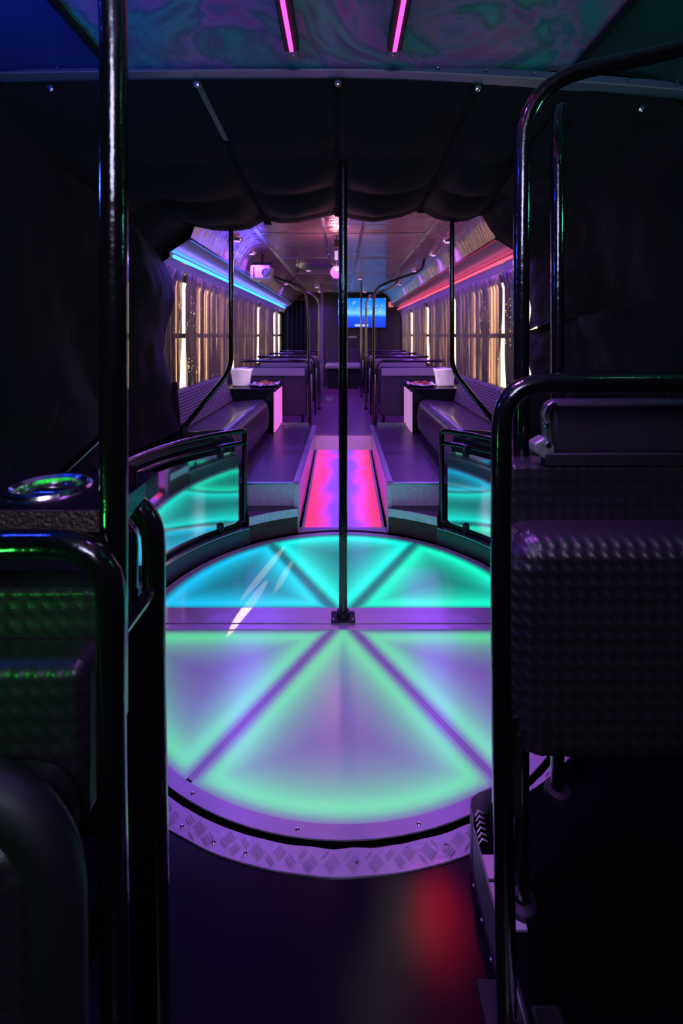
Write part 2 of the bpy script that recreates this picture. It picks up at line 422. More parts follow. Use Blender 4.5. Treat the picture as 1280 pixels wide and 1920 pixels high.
# side walls of rear section with windows
GAPS = [3.38, 4.86, 6.36, 7.84]
for s in (-1, 1):
    def bx(name, y0, y1, z0, z1, mat, t=.05, x=WX):
        a, b = sorted((s * x, s * (x + t)))
        return struct(MB().box(a, b, y0, y1, z0, z1).build(name, mat))
    wn = 'wall_left' if s < 0 else 'wall_right'
    bx(wn, 2.98, 9.7, -.12, .82, m_brown); bx(wn, 2.98, 9.7, 1.68, 2.3, m_black)
    edges = [2.9] + GAPS + [9.35]
    for i, g in enumerate(edges):
        bx(wn, g - .05, g + .0, .82, 1.68, m_black)
    bx(wn, 9.35, 9.7, .82, 1.68, m_black)
    for i in range(len(edges) - 1):
        y0, y1 = edges[i], edges[i + 1] - .05
        k = i + 1 + (0 if s < 0 else 5)
        e = bpy.data.objects.new('window_%d' % k, None); C.objects.link(e); e.location = (s * WX, y0, .82); ORI[e.name] = Vector(e.location); struct(e)
        a, b = sorted((s * (WX + .01), s * (WX + .035)))
        mb = MB()
        for q in ((y0, y1, .82, .845), (y0, y1, 1.655, 1.68), (y0, y0 + .025, .82, 1.68), (y1 - .025, y1, .82, 1.68)): mb.box(a, b, *q)
        mb.build('window_frame', m_black, e)
        MB().box(a, b, y0, y1, 1.225, 1.262).build('transom', m_black, e)
        MB().box(s * (WX + .02) - .002, s * (WX + .02) + .002, y0, y1, .83, 1.67).build('window_pane', m_glass, e)

# ---- raised platforms either side of the aisle (rear section)
for s in (-1, 1):
    a, b = sorted((s * .285, s * 1.21))
    o = struct(MB().box(a, b, 3.02, 4.95, .0, .295).build('platform', m_platform), 'dark raised platform beside the glowing aisle')
    a, b = sorted((s * .283, s * .322))
    MB().box(a, b, 3.015, 4.95, .292, .3015).build('edge_trim', m_alu, o)
    a, b = sorted((s * .2795, s * .285))
    MB().box(a, b, 3.015, 4.95, .05, .3015).build('side_trim', m_alu, o)
    a, b = sorted((s * .285, s * .62))
    MB().box(a, b, 3.008, 3.02, .155, .292).build('riser_plate', m_teal_paint, o)
    a, b = sorted((s * .283, s * .62))
    MB().box(a, b, 3.004, 3.03, .290, .3015).build('front_trim', m_alu, o)
    a, b = sorted((s * .28, s * .31))
    MB().box(a, b, 2.985, 3.01, .0, .29).build('corner_post', m_teal_paint, o)
    # step
    def arcp(r, a0, a1, n=14): return [(s * r * math.sin(a0 + (a1 - a0) * i / n), CY + r * math.cos(a0 + (a1 - a0) * i / n)) for i in range(n + 1)]
    A0, A1 = math.asin(.285 / .935), math.radians(37)
    stp = empty('corner_step', (s * .45, 2.95, 0), 'low curved step below the %s platform at the turntable edge' % ('left' if s < 0 else 'right'), 'step')
    MB().prism(arcp(.95, A0, A1) + [(s * .62, 3.01), (s * .285, 3.01)], 0, .11).build('riser', m_rust, stp, smooth=False)
    MB().prism(arcp(.935, A0, A1) + [(s * .62, 3.008), (s * .285, 3.008)], .11, .154).build('tread', M('step_top', (.07, .06, .08), .45), stp, smooth=False)
    MB().ring(.930, .937, .108, .157, s * A0, s * A1, 0, CY, 14).build('nosing', m_teal_paint, stp)
    # kerb outside the turntable
    kb = struct(MB().ring(.928, 1.05, 0, .085, s * math.radians(37), s * math.radians(125), 0, CY, 40).build('trim_11', m_blackmat if 0 else M('kerb_paint', (.05, .055, .055), .35)))
    MB().ring(.935, .962, .085, .0925, s * math.radians(37), s * math.radians(125), 0, CY, 40).build('kerb_strip', m_alu, kb)
    # outside the kerb up to the bellows wall
    struct(MB().box(min(s * 1.02, s * 1.24), max(s * 1.02, s * 1.24), 1.3, 3.02, .0, .06).build('trim_12', m_blackmat))

# ---- aisle: glowing ramp
def m_ramp():
    m = M('lit_aisle_acrylic', (.22, .14, .22), .22, bump=(8, .05)); nt = m.node_tree; b = nt.nodes['Principled BSDF']; N = nt.nodes.new; L = nt.links.new
    tc = N('ShaderNodeTexCoord'); sp = N('ShaderNodeSeparateXYZ'); L(tc.outputs['Object'], sp.inputs[0])
    n = N('ShaderNodeTexNoise'); n.inputs['Scale'].default_value = 3.5; L(tc.outputs['Object'], n.inputs['Vector'])
    ab = N('ShaderNodeMath'); ab.operation = 'ABSOLUTE'; L(sp.outputs[0], ab.inputs[0])
    wv = N('ShaderNodeMath'); wv.operation = 'SINE'; ml = N('ShaderNodeMath'); ml.operation = 'MULTIPLY'; ml.inputs[1].default_value = 2 * PI / .4; L(sp.outputs[1], ml.inputs[0]); L(ml.outputs[0], wv.inputs[0])
    m2 = N('ShaderNodeMath'); m2.operation = 'MULTIPLY_ADD'; m2.inputs[1].default_value = .010; L(wv.outputs[0], m2.inputs[0]); L(ab.outputs[0], m2.inputs[2])
    m3 = N('ShaderNodeMath'); m3.operation = 'MULTIPLY_ADD'; m3.inputs[1].default_value = .24; m3.inputs[2].default_value = -.12; L(n.outputs['Fac'], m3.inputs[0])
    m4 = N('ShaderNodeMath'); m4.operation = 'ADD'; L(m2.outputs[0], m4.inputs[0]); L(m3.outputs[0], m4.inputs[1])
    r = N('ShaderNodeValToRGB'); e = r.color_ramp.elements
    e[0].position = 0; e[0].color = (.22, .06, 1, 1); e[1].position = .25; e[1].color = (1, .035, .05, 1)
    for p, c in ((.07, (.32, .07, 1, 1)), (.12, (.85, .05, .80, 1)), (.18, (1, .04, .24, 1))):
        q = e.new(p); q.color = c
    L(m4.outputs[0], r.inputs[0]); L(r.outputs[0], b.inputs['Emission Color']); b.inputs['Emission Strength'].default_value = .92
    return m
m_rampm = m_ramp()
def zr(y): return .002 + .073 * (y - 3.03)
aisle = empty('lit_aisle_ramp', (0, 3.03, 0), 'glowing pink and violet acrylic ramp in the aisle between the platforms', 'ramp')
ys = [3.035, 3.43, 3.83, 4.23, 4.62]
for i in range(4):
    y0, y1 = ys[i] + .002, ys[i + 1] - .002
    mb = MB(); mb.add([(-.25, y0, zr(y0)), (.25, y0, zr(y0)), (.25, y1, zr(y1)), (-.25, y1, zr(y1)),
                       (-.25, y0, zr(y0) - .012), (.25, y0, zr(y0) - .012), (.25, y1, zr(y1) - .012), (-.25, y1, zr(y1) - .012)],
                      [(0, 1, 2, 3), (4, 7, 6, 5), (0, 4, 5, 1), (1, 5, 6, 2), (2, 6, 7, 3), (3, 7, 4, 0)])
    o = mb.build('light_panel', m_rampm, aisle, smooth=False)
mb = MB(); mb.add([(-.28, 3.03, -.02), (.28, 3.03, -.02), (.28, 4.9, .09), (-.28, 4.9, .09)], [(0, 1, 2, 3)]); mb.build('subfloor', m_blackmat, aisle)
for s in (-1, 1):
    mb = MB(); x0, x1 = sorted((s * .251, s * .266))
    mb.add([(x0, 3.04, zr(3.04)), (x1, 3.04, zr(3.04)), (x1, 4.62, zr(4.62)), (x0, 4.62, zr(4.62)), (x0, 3.04, zr(3.04) + .012), (x1, 3.04, zr(3.04) + .012), (x1, 4.62, zr(4.62) + .012), (x0, 4.62, zr(4.62) + .012)],
           [(0, 3, 2, 1), (4, 5, 6, 7), (0, 1, 5, 4), (1, 2, 6, 5), (2, 3, 7, 6), (3, 0, 4, 7)])
    mb.build('side_rail', m_alu, aisle)
mb = MB(); mb.add([(-.28, 4.625, .116), (.28, 4.625, .116), (.28, 4.92, .206), (-.28, 4.92, .206)], [(0, 1, 2, 3)])
mb.build('ramp_head', M('pale_ramp', (.42, .30, .34), .35, bump=(30, .2, (6, 1, 1)), emit=(.9, .3, .45), estr=.22), aisle)
tv_ = []
for i in range(17):
    a = math.radians(-17.5 + 35 * i / 16); tv_.append((.93 * math.sin(a), CY + .93 * math.cos(a)))
MB().prism(tv_ + [(.28, 3.036), (-.28, 3.036)], -.01, .006).build('threshold', m_alu, aisle, smooth=False)

# ================================================================ TURNTABLE
tt = empty('turntable', (0, CY, 0), 'round glowing turntable floor with green near half and cyan far half', 'turntable')
def sector(th1, o1, th2, o2, mat, name='light_panel', nr=44, nt_=36):
    # th measured from +Y towards +X
    r0 = None; r = .02
    while r < RD:
        if o1 < r and o2 < r and (th2 - math.asin(o2 / r)) - (th1 + math.asin(o1 / r)) > .002: r0 = r; break
        r += .002
    v = []; f = []; ins = []
    for i in range(nr + 1):
        r = r0 + (RD - r0) * i / nr
        a = th1 + math.asin(o1 / r); b = th2 - math.asin(o2 / r)
        for j in range(nt_ + 1):
            th = a + (b - a) * j / nt_
            v.append(Vector((r * math.sin(th), CY + r * math.cos(th), 0)))
            ins.append(max(0, min(r * math.sin(th - th1) - o1, r * math.sin(th2 - th) - o2, RD - r)))
    for i in range(nr):
        for j in range(nt_):
            f.append((i * (nt_ + 1) + j, i * (nt_ + 1) + j + 1, (i + 1) * (nt_ + 1) + j + 1, (i + 1) * (nt_ + 1) + j))
    mb = MB(); mb.add(v, f); o = mb.build(name, mat, tt, fix=False)
    at = o.data.attributes.new('inset', 'FLOAT', 'POINT'); at.data.foreach_set('value', ins)
    return o
g_edge = (.0, .85, .06); c_edge = (.0, 1.0, .80)
p_front = m_lit_panel('green_lit_acrylic', g_edge, 1.5, (.1, .4, .3), .01, fall=.072)
p_backm = m_lit_panel('cyan_lit_acrylic', c_edge, 1.6, (0, .30, .27), .55, base=(.07, .09, .10), c2=(0, .72, 1), fall=.085)
p_backl = m_lit_panel('blue_lit_acrylic', (0, .85, .95), 1.5, (0, .22, .30), .45, base=(.07, .09, .10), c2=(0, .55, 1), fall=.085)
p_backr = m_lit_panel('teal_lit_acrylic', (0, 1, .58), 1.6, (0, .28, .24), .5, base=(.07, .09, .10), fall=.085)
d30 = math.radians(30); HW = .010; BW = .076
sector(-d30, HW, d30, HW, p_backm); sector(d30, HW, PI / 2, BW, p_backr); sector(-PI / 2, BW, -d30, HW, p_backl)
sector(PI - d30, HW, PI + d30, HW, p_front); sector(PI / 2, BW, PI - d30, HW, p_front); sector(PI + d30, HW, PI * 1.5, BW, p_front)
m_spokef = M('spoke_shade_front', (.55, .52, .6), .26, emit=(.1, .6, .3), estr=.02); m_spokeb = M('spoke_shade_back', (.07, .1, .11), .26, emit=(0, .35, .33), estr=.5)  # strips stand for the spokes' shadow under the continuous acrylic
for k, (th, mm) in enumerate(((d30, m_spokeb), (-d30, m_spokeb), (PI - d30, m_spokef), (PI + d30, m_spokef))):
    d = Vector((math.sin(th), math.cos(th), 0)); n_ = Vector((d.y, -d.x, 0)); c = Vector((0, CY, -.0008))
    r1 = math.sqrt(RD ** 2 - HW ** 2)
    MB().add([c + d * .06 - n_ * HW, c + d * .06 + n_ * HW, c + d * r1 + n_ * HW, c + d * r1 - n_ * HW], [(0, 1, 2, 3)]).build('spoke_shade', mm, tt)
m_ttring = M('turntable_rim_metal', (.66, .60, .66), .38, .45, bump=(40, .06), var=.1)
MB().ring(RD, .906, -.0005, .0035, 0, 2 * PI, 0, CY, 120).build('rim', m_ttring, tt)
MB().ring(.86, .9045, -.034, -.0008, 0, 2 * PI, 0, CY, 120).build('rim_skirt', m_blackmat, tt)
MB().ring(.906, .932, -.034, -.028, 0, 2 * PI, 0, CY, 120).build('gap_seal', m_blackmat, tt)
for i in range(18):
    a = 2 * PI * i / 18 + .13
    MB().lathe([(0, .0055), (.004, .005), (.006, .0032)], (.888 * math.sin(a), CY + .888 * math.cos(a), 0), 10).build('screw', m_chrome, tt)
hb = math.sqrt(RD ** 2 - .07 ** 2)
for y0, y1, z in ((-.078, -.042, .004), (-.039, .036, .007), (.040, .080, .004)):
    MB().box(-hb, hb, CY + y0, CY + y1, -.03, z).build('centre_bar', m_ttring, tt, bev=.0015)
MB().box(-hb, hb, CY - .078, CY + .08, -.03, -.002).build('bar_bed', m_blackmat, tt)
# floor pole in the middle of the turntable
pole = empty('floor_pole', (0, CY, .007), 'black floor-to-roof pole bolted to the middle of the turntable', 'pole')
MB().tube([(0, CY, .015), (0, CY, 1.0), (0, CY, 2.02)], .0188, 20).build('tube', m_black_tube, pole)
MB().box(-.052, .052, CY - .042, CY + .034, .007, .015).build('base_plate', m_black, pole, bev=.002)
MB().lathe([(.0188, .04), (.027, .038), (.030, .015)], (0, CY, 0), 20).build('collar', m_black, pole)
for x in (-.042, .042):
    for y in (-.032, .024):
        MB().lathe([(0, .022), (.006, .022), (.0065, .015)], (x, CY + y, 0), 6).build('bolt', m_alu_dull, pole, ang=20)

# checker plate arc in front
tp = empty('checker_plate_arc', (0, CY - .95, 0), 'curved aluminium checker plate riveted round the front of the turntable', 'metal plate')
mb = MB(); a0, a1 = math.radians(180 - 62), math.radians(180 + 62); n = 90; v = []; f = []
for i in range(n + 1):
    a = a0 + (a1 - a0) * i / n
    ro = .984 + .003 * noise.noise(Vector((i * .25, 0, 0))); ri = .927 + .004 * noise.noise(Vector((i * .4, 5, 0)))
    for r, z in ((ri, 0), (ro, 0), (ro, .0035), (ri, .005)): v.append((r * math.sin(a), CY + r * math.cos(a), z))
for i in range(n):
    for k in range(4): f.append((i * 4 + k, i * 4 + 4 + k, i * 4 + 4 + (k + 1) % 4, i * 4 + (k + 1) % 4))
mb.add(v, f); mb.build('plate', m_tread, tp)
def lens_bar(mb, c, d, L_, w_, h):
    # raised almond-shaped tread bar
    d = Vector(d).normalized(); n_ = Vector((-d.y, d.x, 0)); c = Vector(c)
    v = [c - d * L_, c - d * L_ * .5 + n_ * w_ * .8, c + d * L_ * .5 + n_ * w_ * .8, c + d * L_, c + d * L_ * .5 - n_ * w_ * .8, c - d * L_ * .5 - n_ * w_ * .8]
    t = [c - d * L_ * .6 + Vector((0, 0, h)), c + d * L_ * .6 + Vector((0, 0, h))]
    mb.add(v + t, [(0, 1, 6), (1, 2, 7, 6), (2, 3, 7), (3, 4, 7), (4, 5, 6, 7), (5, 0, 6)])
def tread_groups(mb, inside, x0, x1, y0, y1, z, cell=.031):
    e1 = Vector((1, 1, 0)).normalized(); e2 = Vector((-1, 1, 0)).normalized()
    for i in range(-90, 91):
        for j in range(-90, 91):
            c = Vector((0, 1.08, 0)) + (e1 * i + e2 * j) * cell * 1.18
            if not (x0 < c.x < x1 and y0 < c.y < y1): continue
            al, ac = (e1, e2) if (i + j) % 2 == 0 else (e2, e1)
            for k in range(-2, 3):
                q = c + ac * k * cell * .21
                if inside(q + al * cell * .40) and inside(q - al * cell * .40):
                    lens_bar(mb, (q.x, q.y, z), al, cell * .47, cell * .085, .0045)
bars = MB()
def _in(q):
    r = math.hypot(q.x, q.y - CY); a = math.atan2(q.x, CY - q.y)
    return .931 < r < .980 and abs(a) < math.radians(61)
tread_groups(bars, _in, -.95, .95, 1.0, 1.75, .0042)
bars.build('tread_bars', m_tread, tp, kind='stuff', ang=15)
for px, py in ((457, 1609), (669, 1622), (837, 1588), (330, 1568), (390, 1600)):
    Y = H * F / (py - VY); x = (px - VX) / F * Y; a_ = math.atan2(x, Y - CY); r_ = min(.966, max(.945, math.hypot(x, Y - CY))); x, Y = r_ * math.sin(a_), CY + r_ * math.cos(a_)
    MB().lathe([(.0, .008), (.0035, .0078), (.005, .0062), (.0052, .003)], (x, Y, 0), 12).build('rivet', m_chrome, tp)

# ================================================================ FRONT PLATFORM on the right (and left)
def front_platform(s):
    pf = empty('front_platform', (s * .8, .6, 0), 'raised dark platform with metal edge under the %s front seat' % ('right' if s > 0 else 'left'), 'platform')
    R = 1.003; E0 = .30 if s > 0 else .50
    aa = math.asin(E0 / R); arc = []
    for i in range(25):
        a = aa + (math.radians(100) - aa) * i / 24
        arc.append((s * R * math.sin(a), CY - R * math.cos(a)))
    arc = [p for p in arc if abs(p[0]) <= 1.225 and p[1] < 1.6]
    poly = [(s * E0, -1.5)] + [(s * E0, CY - R * math.cos(aa) - .015)] + arc + [(s * 1.225, arc[-1][1]), (s * 1.225, -1.5)]
    mbp = MB().prism(poly, .0, .105); mbp.build('deck', m_blackmat, pf, smooth=False)
    if s < 0: return pf
    x0, x1 = sorted((s * .2955, s * .2995))
    MB().box(x0, x1, -1.5, 1.075, .012, .128).build('edge_plate', m_alu_dull, pf, bev=.001)
    x0, x1 = sorted((s * .2915, s * .2955))
    MB().box(x0, x1, -1.5, 1.075, 0, .03).build('skirting', m_black, pf)
    for i in range(9):
        MB().lathe([(0, -.004), (.003, -.003), (.004, 0)], (s * .2915, .55 + i * .062, .022), 8, 'X').build('screw', m_chrome, pf)
    # curved plate round the corner
    pts = [(s * .2975, 1.07), (s * .299, 1.095), (s * .306, 1.113), (s * .325, 1.125), (s * .36, 1.137)]
    v = []; f = []
    for x, y in pts: v += [(x, y, .012), (x, y, .150)]
    for i in range(len(pts) - 1): f.append((2 * i, 2 * i + 2, 2 * i + 3, 2 * i + 1))
    o = MB().add(v, f).build('corner_plate', m_alu_dull, pf, fix=False)
    md = o.modifiers.new('solid', 'SOLIDIFY'); md.thickness = .003
    # checker plate pieces on the deck edge
    for j, (y0, y1, wd) in enumerate(((.985, 1.03, .052), (.90, .978, .052), (.60, .775, .055))):
        xa, xb = sorted((s * .302, s * (.302 + wd)))
        pl = MB().box(xa, xb, y0, y1, .105, .1095).build('checker_strip', m_tread, pf)
        bb = MB(); tread_groups(bb, lambda q: xa + .003 < q.x < xb - .003 and y0 + .003 < q.y < y1 - .003, xa, xb, y0, y1, .1095)
        if bb.v: bb.build('tread_bars', m_tread, pl, kind='stuff', ang=15)
        for yy in ((y0 + .02,) if j == 0 else (y0 + .02, y1 - .02)):
            MB().lathe([(0, .116), (.004, .1155), (.006, .113), (.006, .1095)], (s * .328, yy, 0), 10).build('bolt', m_chrome, pl)
    # curled tread bars at the rounded corner
    bb = MB()
    for k in range(6):
        y = 1.052 + k * .0125
        p0 = Vector((s * (.303 + .002 * k), y, .108)); 
        bb.tube([p0, p0 + Vector((s * .010, .006, .006)), p0 + Vector((s * .022, .004, .002))], .0024, 6, rr=[.001, .0026, .001])
    bb.build('tread_bars', m_tread, pf, kind='stuff')
    return pf
front_platform(1); front_platform(-1)

# ================================================================ ARC RAILINGS with perspex
def arc_railing(s):
    nm = 'left' if s < 0 else 'right'
    rl = empty('curved_railing', (s * .95, 2.4, 0), 'black curved guard rail with teal perspex panel on the %s of the turntable' % nm, 'railing')
    RR = 1.0; aP = math.radians(36.9); aE = math.radians(98)
    def pt(a, z, r=RR): return Vector((s * r * math.sin(a), CY + r * math.cos(a), z))
    arc_top = [pt(aP + (aE - aP) * i / 20, .668) for i in range(21)]
    # top rail bends down into the post, then the bottom rail follows the kerb
    path = list(reversed(arc_top[1:]))
    corner = fillet([arc_top[1], pt(aP, .668), pt(aP, .45)], .06)
    corner2 = fillet([pt(aP, .2), pt(aP, .105), pt(aP + (aE - aP) * .05, .105)], .03)
    path = path[:-1] + corner + corner2 + [pt(aP + (aE - aP) * i / 20, .105) for i in range(2, 21)]
    MB().tube(path, .0155, 12).build('outer_tube', m_black_tube, rl)
    MB().tube([pt(aP + .01 + (aE - aP) * i / 20, .592) for i in range(21)], .0135, 12).build('inner_rail', m_black_tube, rl)
    MB().tube([pt(aE, z) for z in (.09, .4, .668)], .0155, 12).build('end_post', m_black_tube, rl)
    # padding
    v = MB(); n = 22
    def pad(u, w_):
        a = math.radians(45) + (math.radians(96) - math.radians(45)) * u
        k = min(1, u * 9) ** .5 if u > 0 else 0
        th = 2 * PI * w_; return pt(a, .632 + .026 * k * math.sin(th), 1.022 + .016 * k * math.cos(th))
    v.grid(pad, n, 12); v.build('rail_padding', m_quilt2, rl)
    # glass
    a_, b_ = math.radians(39.5), math.radians(95); g = MB(); vv = []; ff = []; n = 40
    for i in range(n + 1):
        a = a_ + (b_ - a_) * i / n; d = (a - a_) * RR
        c = .045; k = c - math.sqrt(max(0, c * c - (c - d) ** 2)) if d < c else 0
        for r in (.990, .995): vv += [pt(a, .118 + k * .4, r), pt(a, .553 - k, r)]
    for i in range(n):
        q = 4 * i
        ff += [(q, q + 4, q + 5, q + 1), (q + 2, q + 3, q + 7, q + 6), (q + 1, q + 5, q + 7, q + 3), (q, q + 2, q + 6, q + 4)]
    g.add(vv, ff).build('perspex_panel', m_perspex, rl)
    for a in (math.radians(46.5), math.radians(80)):
        for z, hh in ((.566, .034), (.112, .034)):
            t = Vector((s * math.cos(a), -math.sin(a), 0)); nn = Vector((s * math.sin(a), math.cos(a), 0))
            MB().obox(pt(a, z, .982), t * .014, nn * .010, Vector((0, 0, hh))).build('clamp', m_black, rl, bev=.003)
            MB().tube([pt(a, z + (.02 if z > .3 else -.02), .975) - nn * 0, pt(a, z + (.02 if z > .3 else -.02), .968)], .005, 8).build('clamp_screw', m_alu_dull, rl)
    return rl
arc_railing(-1); arc_railing(1)

# inclined stanchions by the railings
for s, px, pe in ((-1, 433, 345), (1, 847, 934)):
    Y = 2.95
    x = (px - VX) / F * Y; x2 = (pe - VX) / F * Y
    g = empty('bent_stanchion', (x2, Y, .66), 'black pole bending outward at seat height on the %s side' % ('left' if s < 0 else 'right'), 'pole')
    MB().tube(fillet([(x, Y, 2.2), (x, Y, 1.03), (x2, Y, .67)], .09), .0158, 14).build('tube', m_black_tube, g)
    MB().lathe([(.0158, .09), (.026, .07), (.026, .0), (.0, -.005)], (x2, Y, .60), 14).build('socket', m_black, g)
    MB().box(x2 - .02, x2 + .02, Y - .02, Y + .02, .30, .60).build('bracket', m_black, g)

# ================================================================ BELLOWS LINER (black gathered fabric tunnel)
back_px = [
 [(338, 806), (333, 790), (322, 740), (306, 665), (311, 620), (328, 560), (322, 520), (300, 478)],
 [(300, 478), (330, 452), (362, 424), (398, 432), (433, 434), (468, 430), (500, 412)],
 [(500, 414), (530, 419), (560, 417), (600, 409), (632, 401)],
 [(632, 401), (660, 412), (700, 417), (750, 408), (786, 394)],
 [(786, 394), (815, 410), (850, 418), (880, 413), (902, 402)],
 [(902, 402), (915, 425), (935, 448), (962, 466), (985, 500), (996, 580), (990, 620)],
 [(990, 620), (986, 640), (995, 690), (1004, 750), (1000, 806)],
]
front_xz = [
 [(-1.215, .62), (-1.215, 1.5), (-1.215, 2.05)],
 [(-1.215, 2.05), (-1.20, 2.10), (-1.15, 2.122), (-.85, 2.128), (-.505, 2.13)],
 [(-.505, 2.13), (-.02, 2.135)],
 [(-.02, 2.135), (.467, 2.12)],
 [(.467, 2.12), (.80, 2.10)],
 [(.80, 2.10), (1.15, 2.06), (1.215, 2.0), (1.215, 1.4)],
 [(1.215, 1.4), (1.215, 1.0), (1.215, .62)],
]
def resample(pl, t):
    L_ = [0]
    for i in range(1, len(pl)): L_.append(L_[-1] + math.dist(pl[i], pl[i - 1]))
    d = t * L_[-1]
    for i in range(1, len(pl)):
        if d <= L_[i] + 1e-9:
            k = (d - L_[i - 1]) / max(1e-9, L_[i] - L_[i - 1])
            return tuple(a + (b - a) * k for a, b in zip(pl[i - 1], pl[i]))
    return pl[-1]
YF, YB = 1.62, 3.0
def liner(seg, t, v, fold=True):
    fx, fz = resample(front_xz[seg], t); bx_, bz_ = resample(back_px[seg], t)
    b = P(bx_, bz_, YB)
    ve = v
    X = fx + (b.x - fx) * ve; Z = fz + (b.z - fz) * ve; Y = YF + (YB - YF) * v
    p = Vector((X, Y, Z))
    if not fold: return p
    c = Vector((0, Y, 1.2)); inn = (c - p).normalized()
    if seg in (1, 2, 3, 4):
        env = math.sin(PI * t) ** .7; lobes = abs(math.sin(PI * (3.6 * v - .35))) if v > .10 else 0
        amp = (.012 + .075 * v) * env * lobes * (1 - .55 * max(0, v - .85) / .15)
        amp += .03 * env * math.sin(PI * v)
        wr = .006 * noise.noise(Vector((seg * 3 + t * 5, v * 9, 1)))
        edge = math.sin(PI * min(1, max(0, v))) ** .5
        p += Vector((0, 0, -1)) * (amp * .9 * edge + wr * edge)
    else:
        edge = math.sin(PI * v) ** .6
        d = .11 * (.5 + .5 * math.sin(7 * v + 4.2 * t + seg)) + .05 * noise.noise(Vector((t * 3, v * 4, seg))) + .02 * noise.noise(Vector((t * 9, v * 11, seg)))
        p += inn * d * edge * (.5 if p.z < .9 else 1)
    return p
ln = empty('bellows_liner', (0, YF, 2.13), 'black gathered fabric liner draped round the bellows opening', 'fabric liner')
for sg in range(7):
    MB().grid(lambda u, v: liner(sg, u, v), 30, 70).build('fabric_panel', m_fabric, ln, fix=False, ang=80)
def seam(sg, t, v0=0., v1=1., w_=.035, mat=None):
    mb = MB(); n = 120
    def fn(u, v):
        vv = v0 + (v1 - v0) * u
        p = liner(sg, t, vv)
        z = math.sin(u * n * 1.9) * .005 + noise.noise(Vector((u * 40, v * 3, sg))) * .006
        return p + Vector(((v - .5) * w_ * (1 + .15 * math.sin(u * 70)), 0, -.006 - abs(z) * math.sin(PI * v)))
    mb.grid(fn, n * 2, 6); return mb.build('elastic_seam', mat or m_elastic, ln, fix=False, ang=70)
seam(2, 0, .28, 1); seam(3, 0, 0, 1, .055); seam(4, 0, 0, 1); seam(5, 0, .3, 1)
# uncovered hoop strip at the left seam
MB().obox((liner(2, 0, .0) + liner(2, 0, .28)) / 2 + Vector((0, 0, -.006)), (.011, 0, 0), (liner(2, 0, .28) - liner(2, 0, 0)) / 2, (0, 0, .002)).build('hoop_strip', M('green_strip', (.12, .20, .17), .4, .3), ln)
for X_, Z_ in ((-.018, 2.117), (-.50, 2.115), (.46, 2.10), (1.02, 2.03), (-1.0, 2.10)):
    MB().lathe([(0, -.004), (.006, -.004), (.011, -.001), (.011, .004)], (X_, 1.60, Z_ - .008), 14, 'Y').build('washer', m_chrome, ln)
# knotted tails hanging from the seams at the rear edge
for sg, ln_ in ((2, .03), (3, .02), (4, .02)):
    q = liner(sg, 0, 1); b = MB()
    for k in range(3):
        b.tube([q + Vector((.01 * k - .01, 0, .01)), q + Vector((.012 * k - .008, -.01, -.012)), q + Vector((.02 * k - .01, -.01, -ln_))], .009, 8, rr=[.006, .011, .004])
    b.build('gathered_knot', m_elastic, ln)
# lower skirt with a ruched hem on the right, and plain hanging skirts
for s in (-1, 1):
    def sk(u, v):
        Y = 1.62 + 1.38 * u; x = s * (1.20 - .05 * v - .03 * math.sin(14 * u + s) * v - .14 * max(0, u - .7) / .3)
        return Vector((x, Y, .95 - .80 * v))
    MB().grid(sk, 60, 12).build('skirt_panel', m_fabric, ln, fix=False, ang=80)
rh = MB()
def hem(u, v):
    Y = 1.25 + 1.3 * u
    return Vector((1.19 - .05 * math.sin(PI * u) + .014 * math.sin(u * 260) * math.sin(PI * v) - .03, Y, 1.06 - .06 * u + .055 * (v - .5) + .012 * math.sin(u * 23)))
rh.grid(hem, 320, 6); rh.build('elastic_hem', m_elastic, ln, fix=False, ang=70)

# ================================================================ REAR SECTION FITTINGS
def curtain(s, y0, y1, idx, lab):
    hash_ = random.random() * 20; mb = MB()
    n = int((y1 - y0) / .007)
    gather = lambda z: 1 - .04 * math.exp(-((z - .9) / .25) ** 2)
    def fn(u, v):
        z = .80 + .90 * v
        yc = (y0 + y1) / 2; Y = yc + (y0 + (y1 - y0) * u - yc) * gather(z)
        fd = .016 * math.sin(Y * 95 + 2 * noise.noise(Vector((Y * 6, hash_, z)))) + .010 * noise.noise(Vector((Y * 28, z * .6, hash_)))
        ruf = .014 * math.sin(Y * 210) * max(0, (z - 1.62) / .08)
        return Vector((s * (1.165 + fd * .8 + ruf - (.012 if z > 1.64 else 0)), Y, z))
    mb.grid(fn, n, 16)
    o = mb.build('foil_curtain', m_tinsel(hash_), org=((s * 1.165), (y0 + y1) / 2, 1.70), fix=False, ang=180)
    tag(o, lab, 'curtain', 'foil window curtains'); return o
cy = [2.96, 3.36, 4.84, 6.34, 7.84, 9.3]
where = ['nearest to the bellows, half hidden by the liner', 'behind the near end of the bench', 'beside the snack table', 'beside the first seat rows', 'at the far end by the screen wall']
for s in (-1, 1):
    for i in range(5):
        gap = (.10, .13, .20, .22, .0)[i]
        y0 = cy[i] + (0 if i == 0 else (.12, .10, .13, .20, .22)[i]); y1 = cy[i + 1] - .005
        if s < 0 and i == 4: y1 = cy[i] + .5
        curtain(s, y0, y1, i, 'shimmering foil curtain on the %s side %s' % ('left' if s < 0 else 'right', where[i]))
o = MB().grid(lambda u, v: Vector((-1.12 + .42 * u, 9.05 + .25 * u + .03 * math.sin(u * 34), .5 + 1.42 * v)), 60, 8).build('dark_drape', m_fabric, org=(-1.1, 8.8, 1.85), fix=False, ang=90)
tag(o, 'plain black drape hanging at the far left corner', 'curtain')

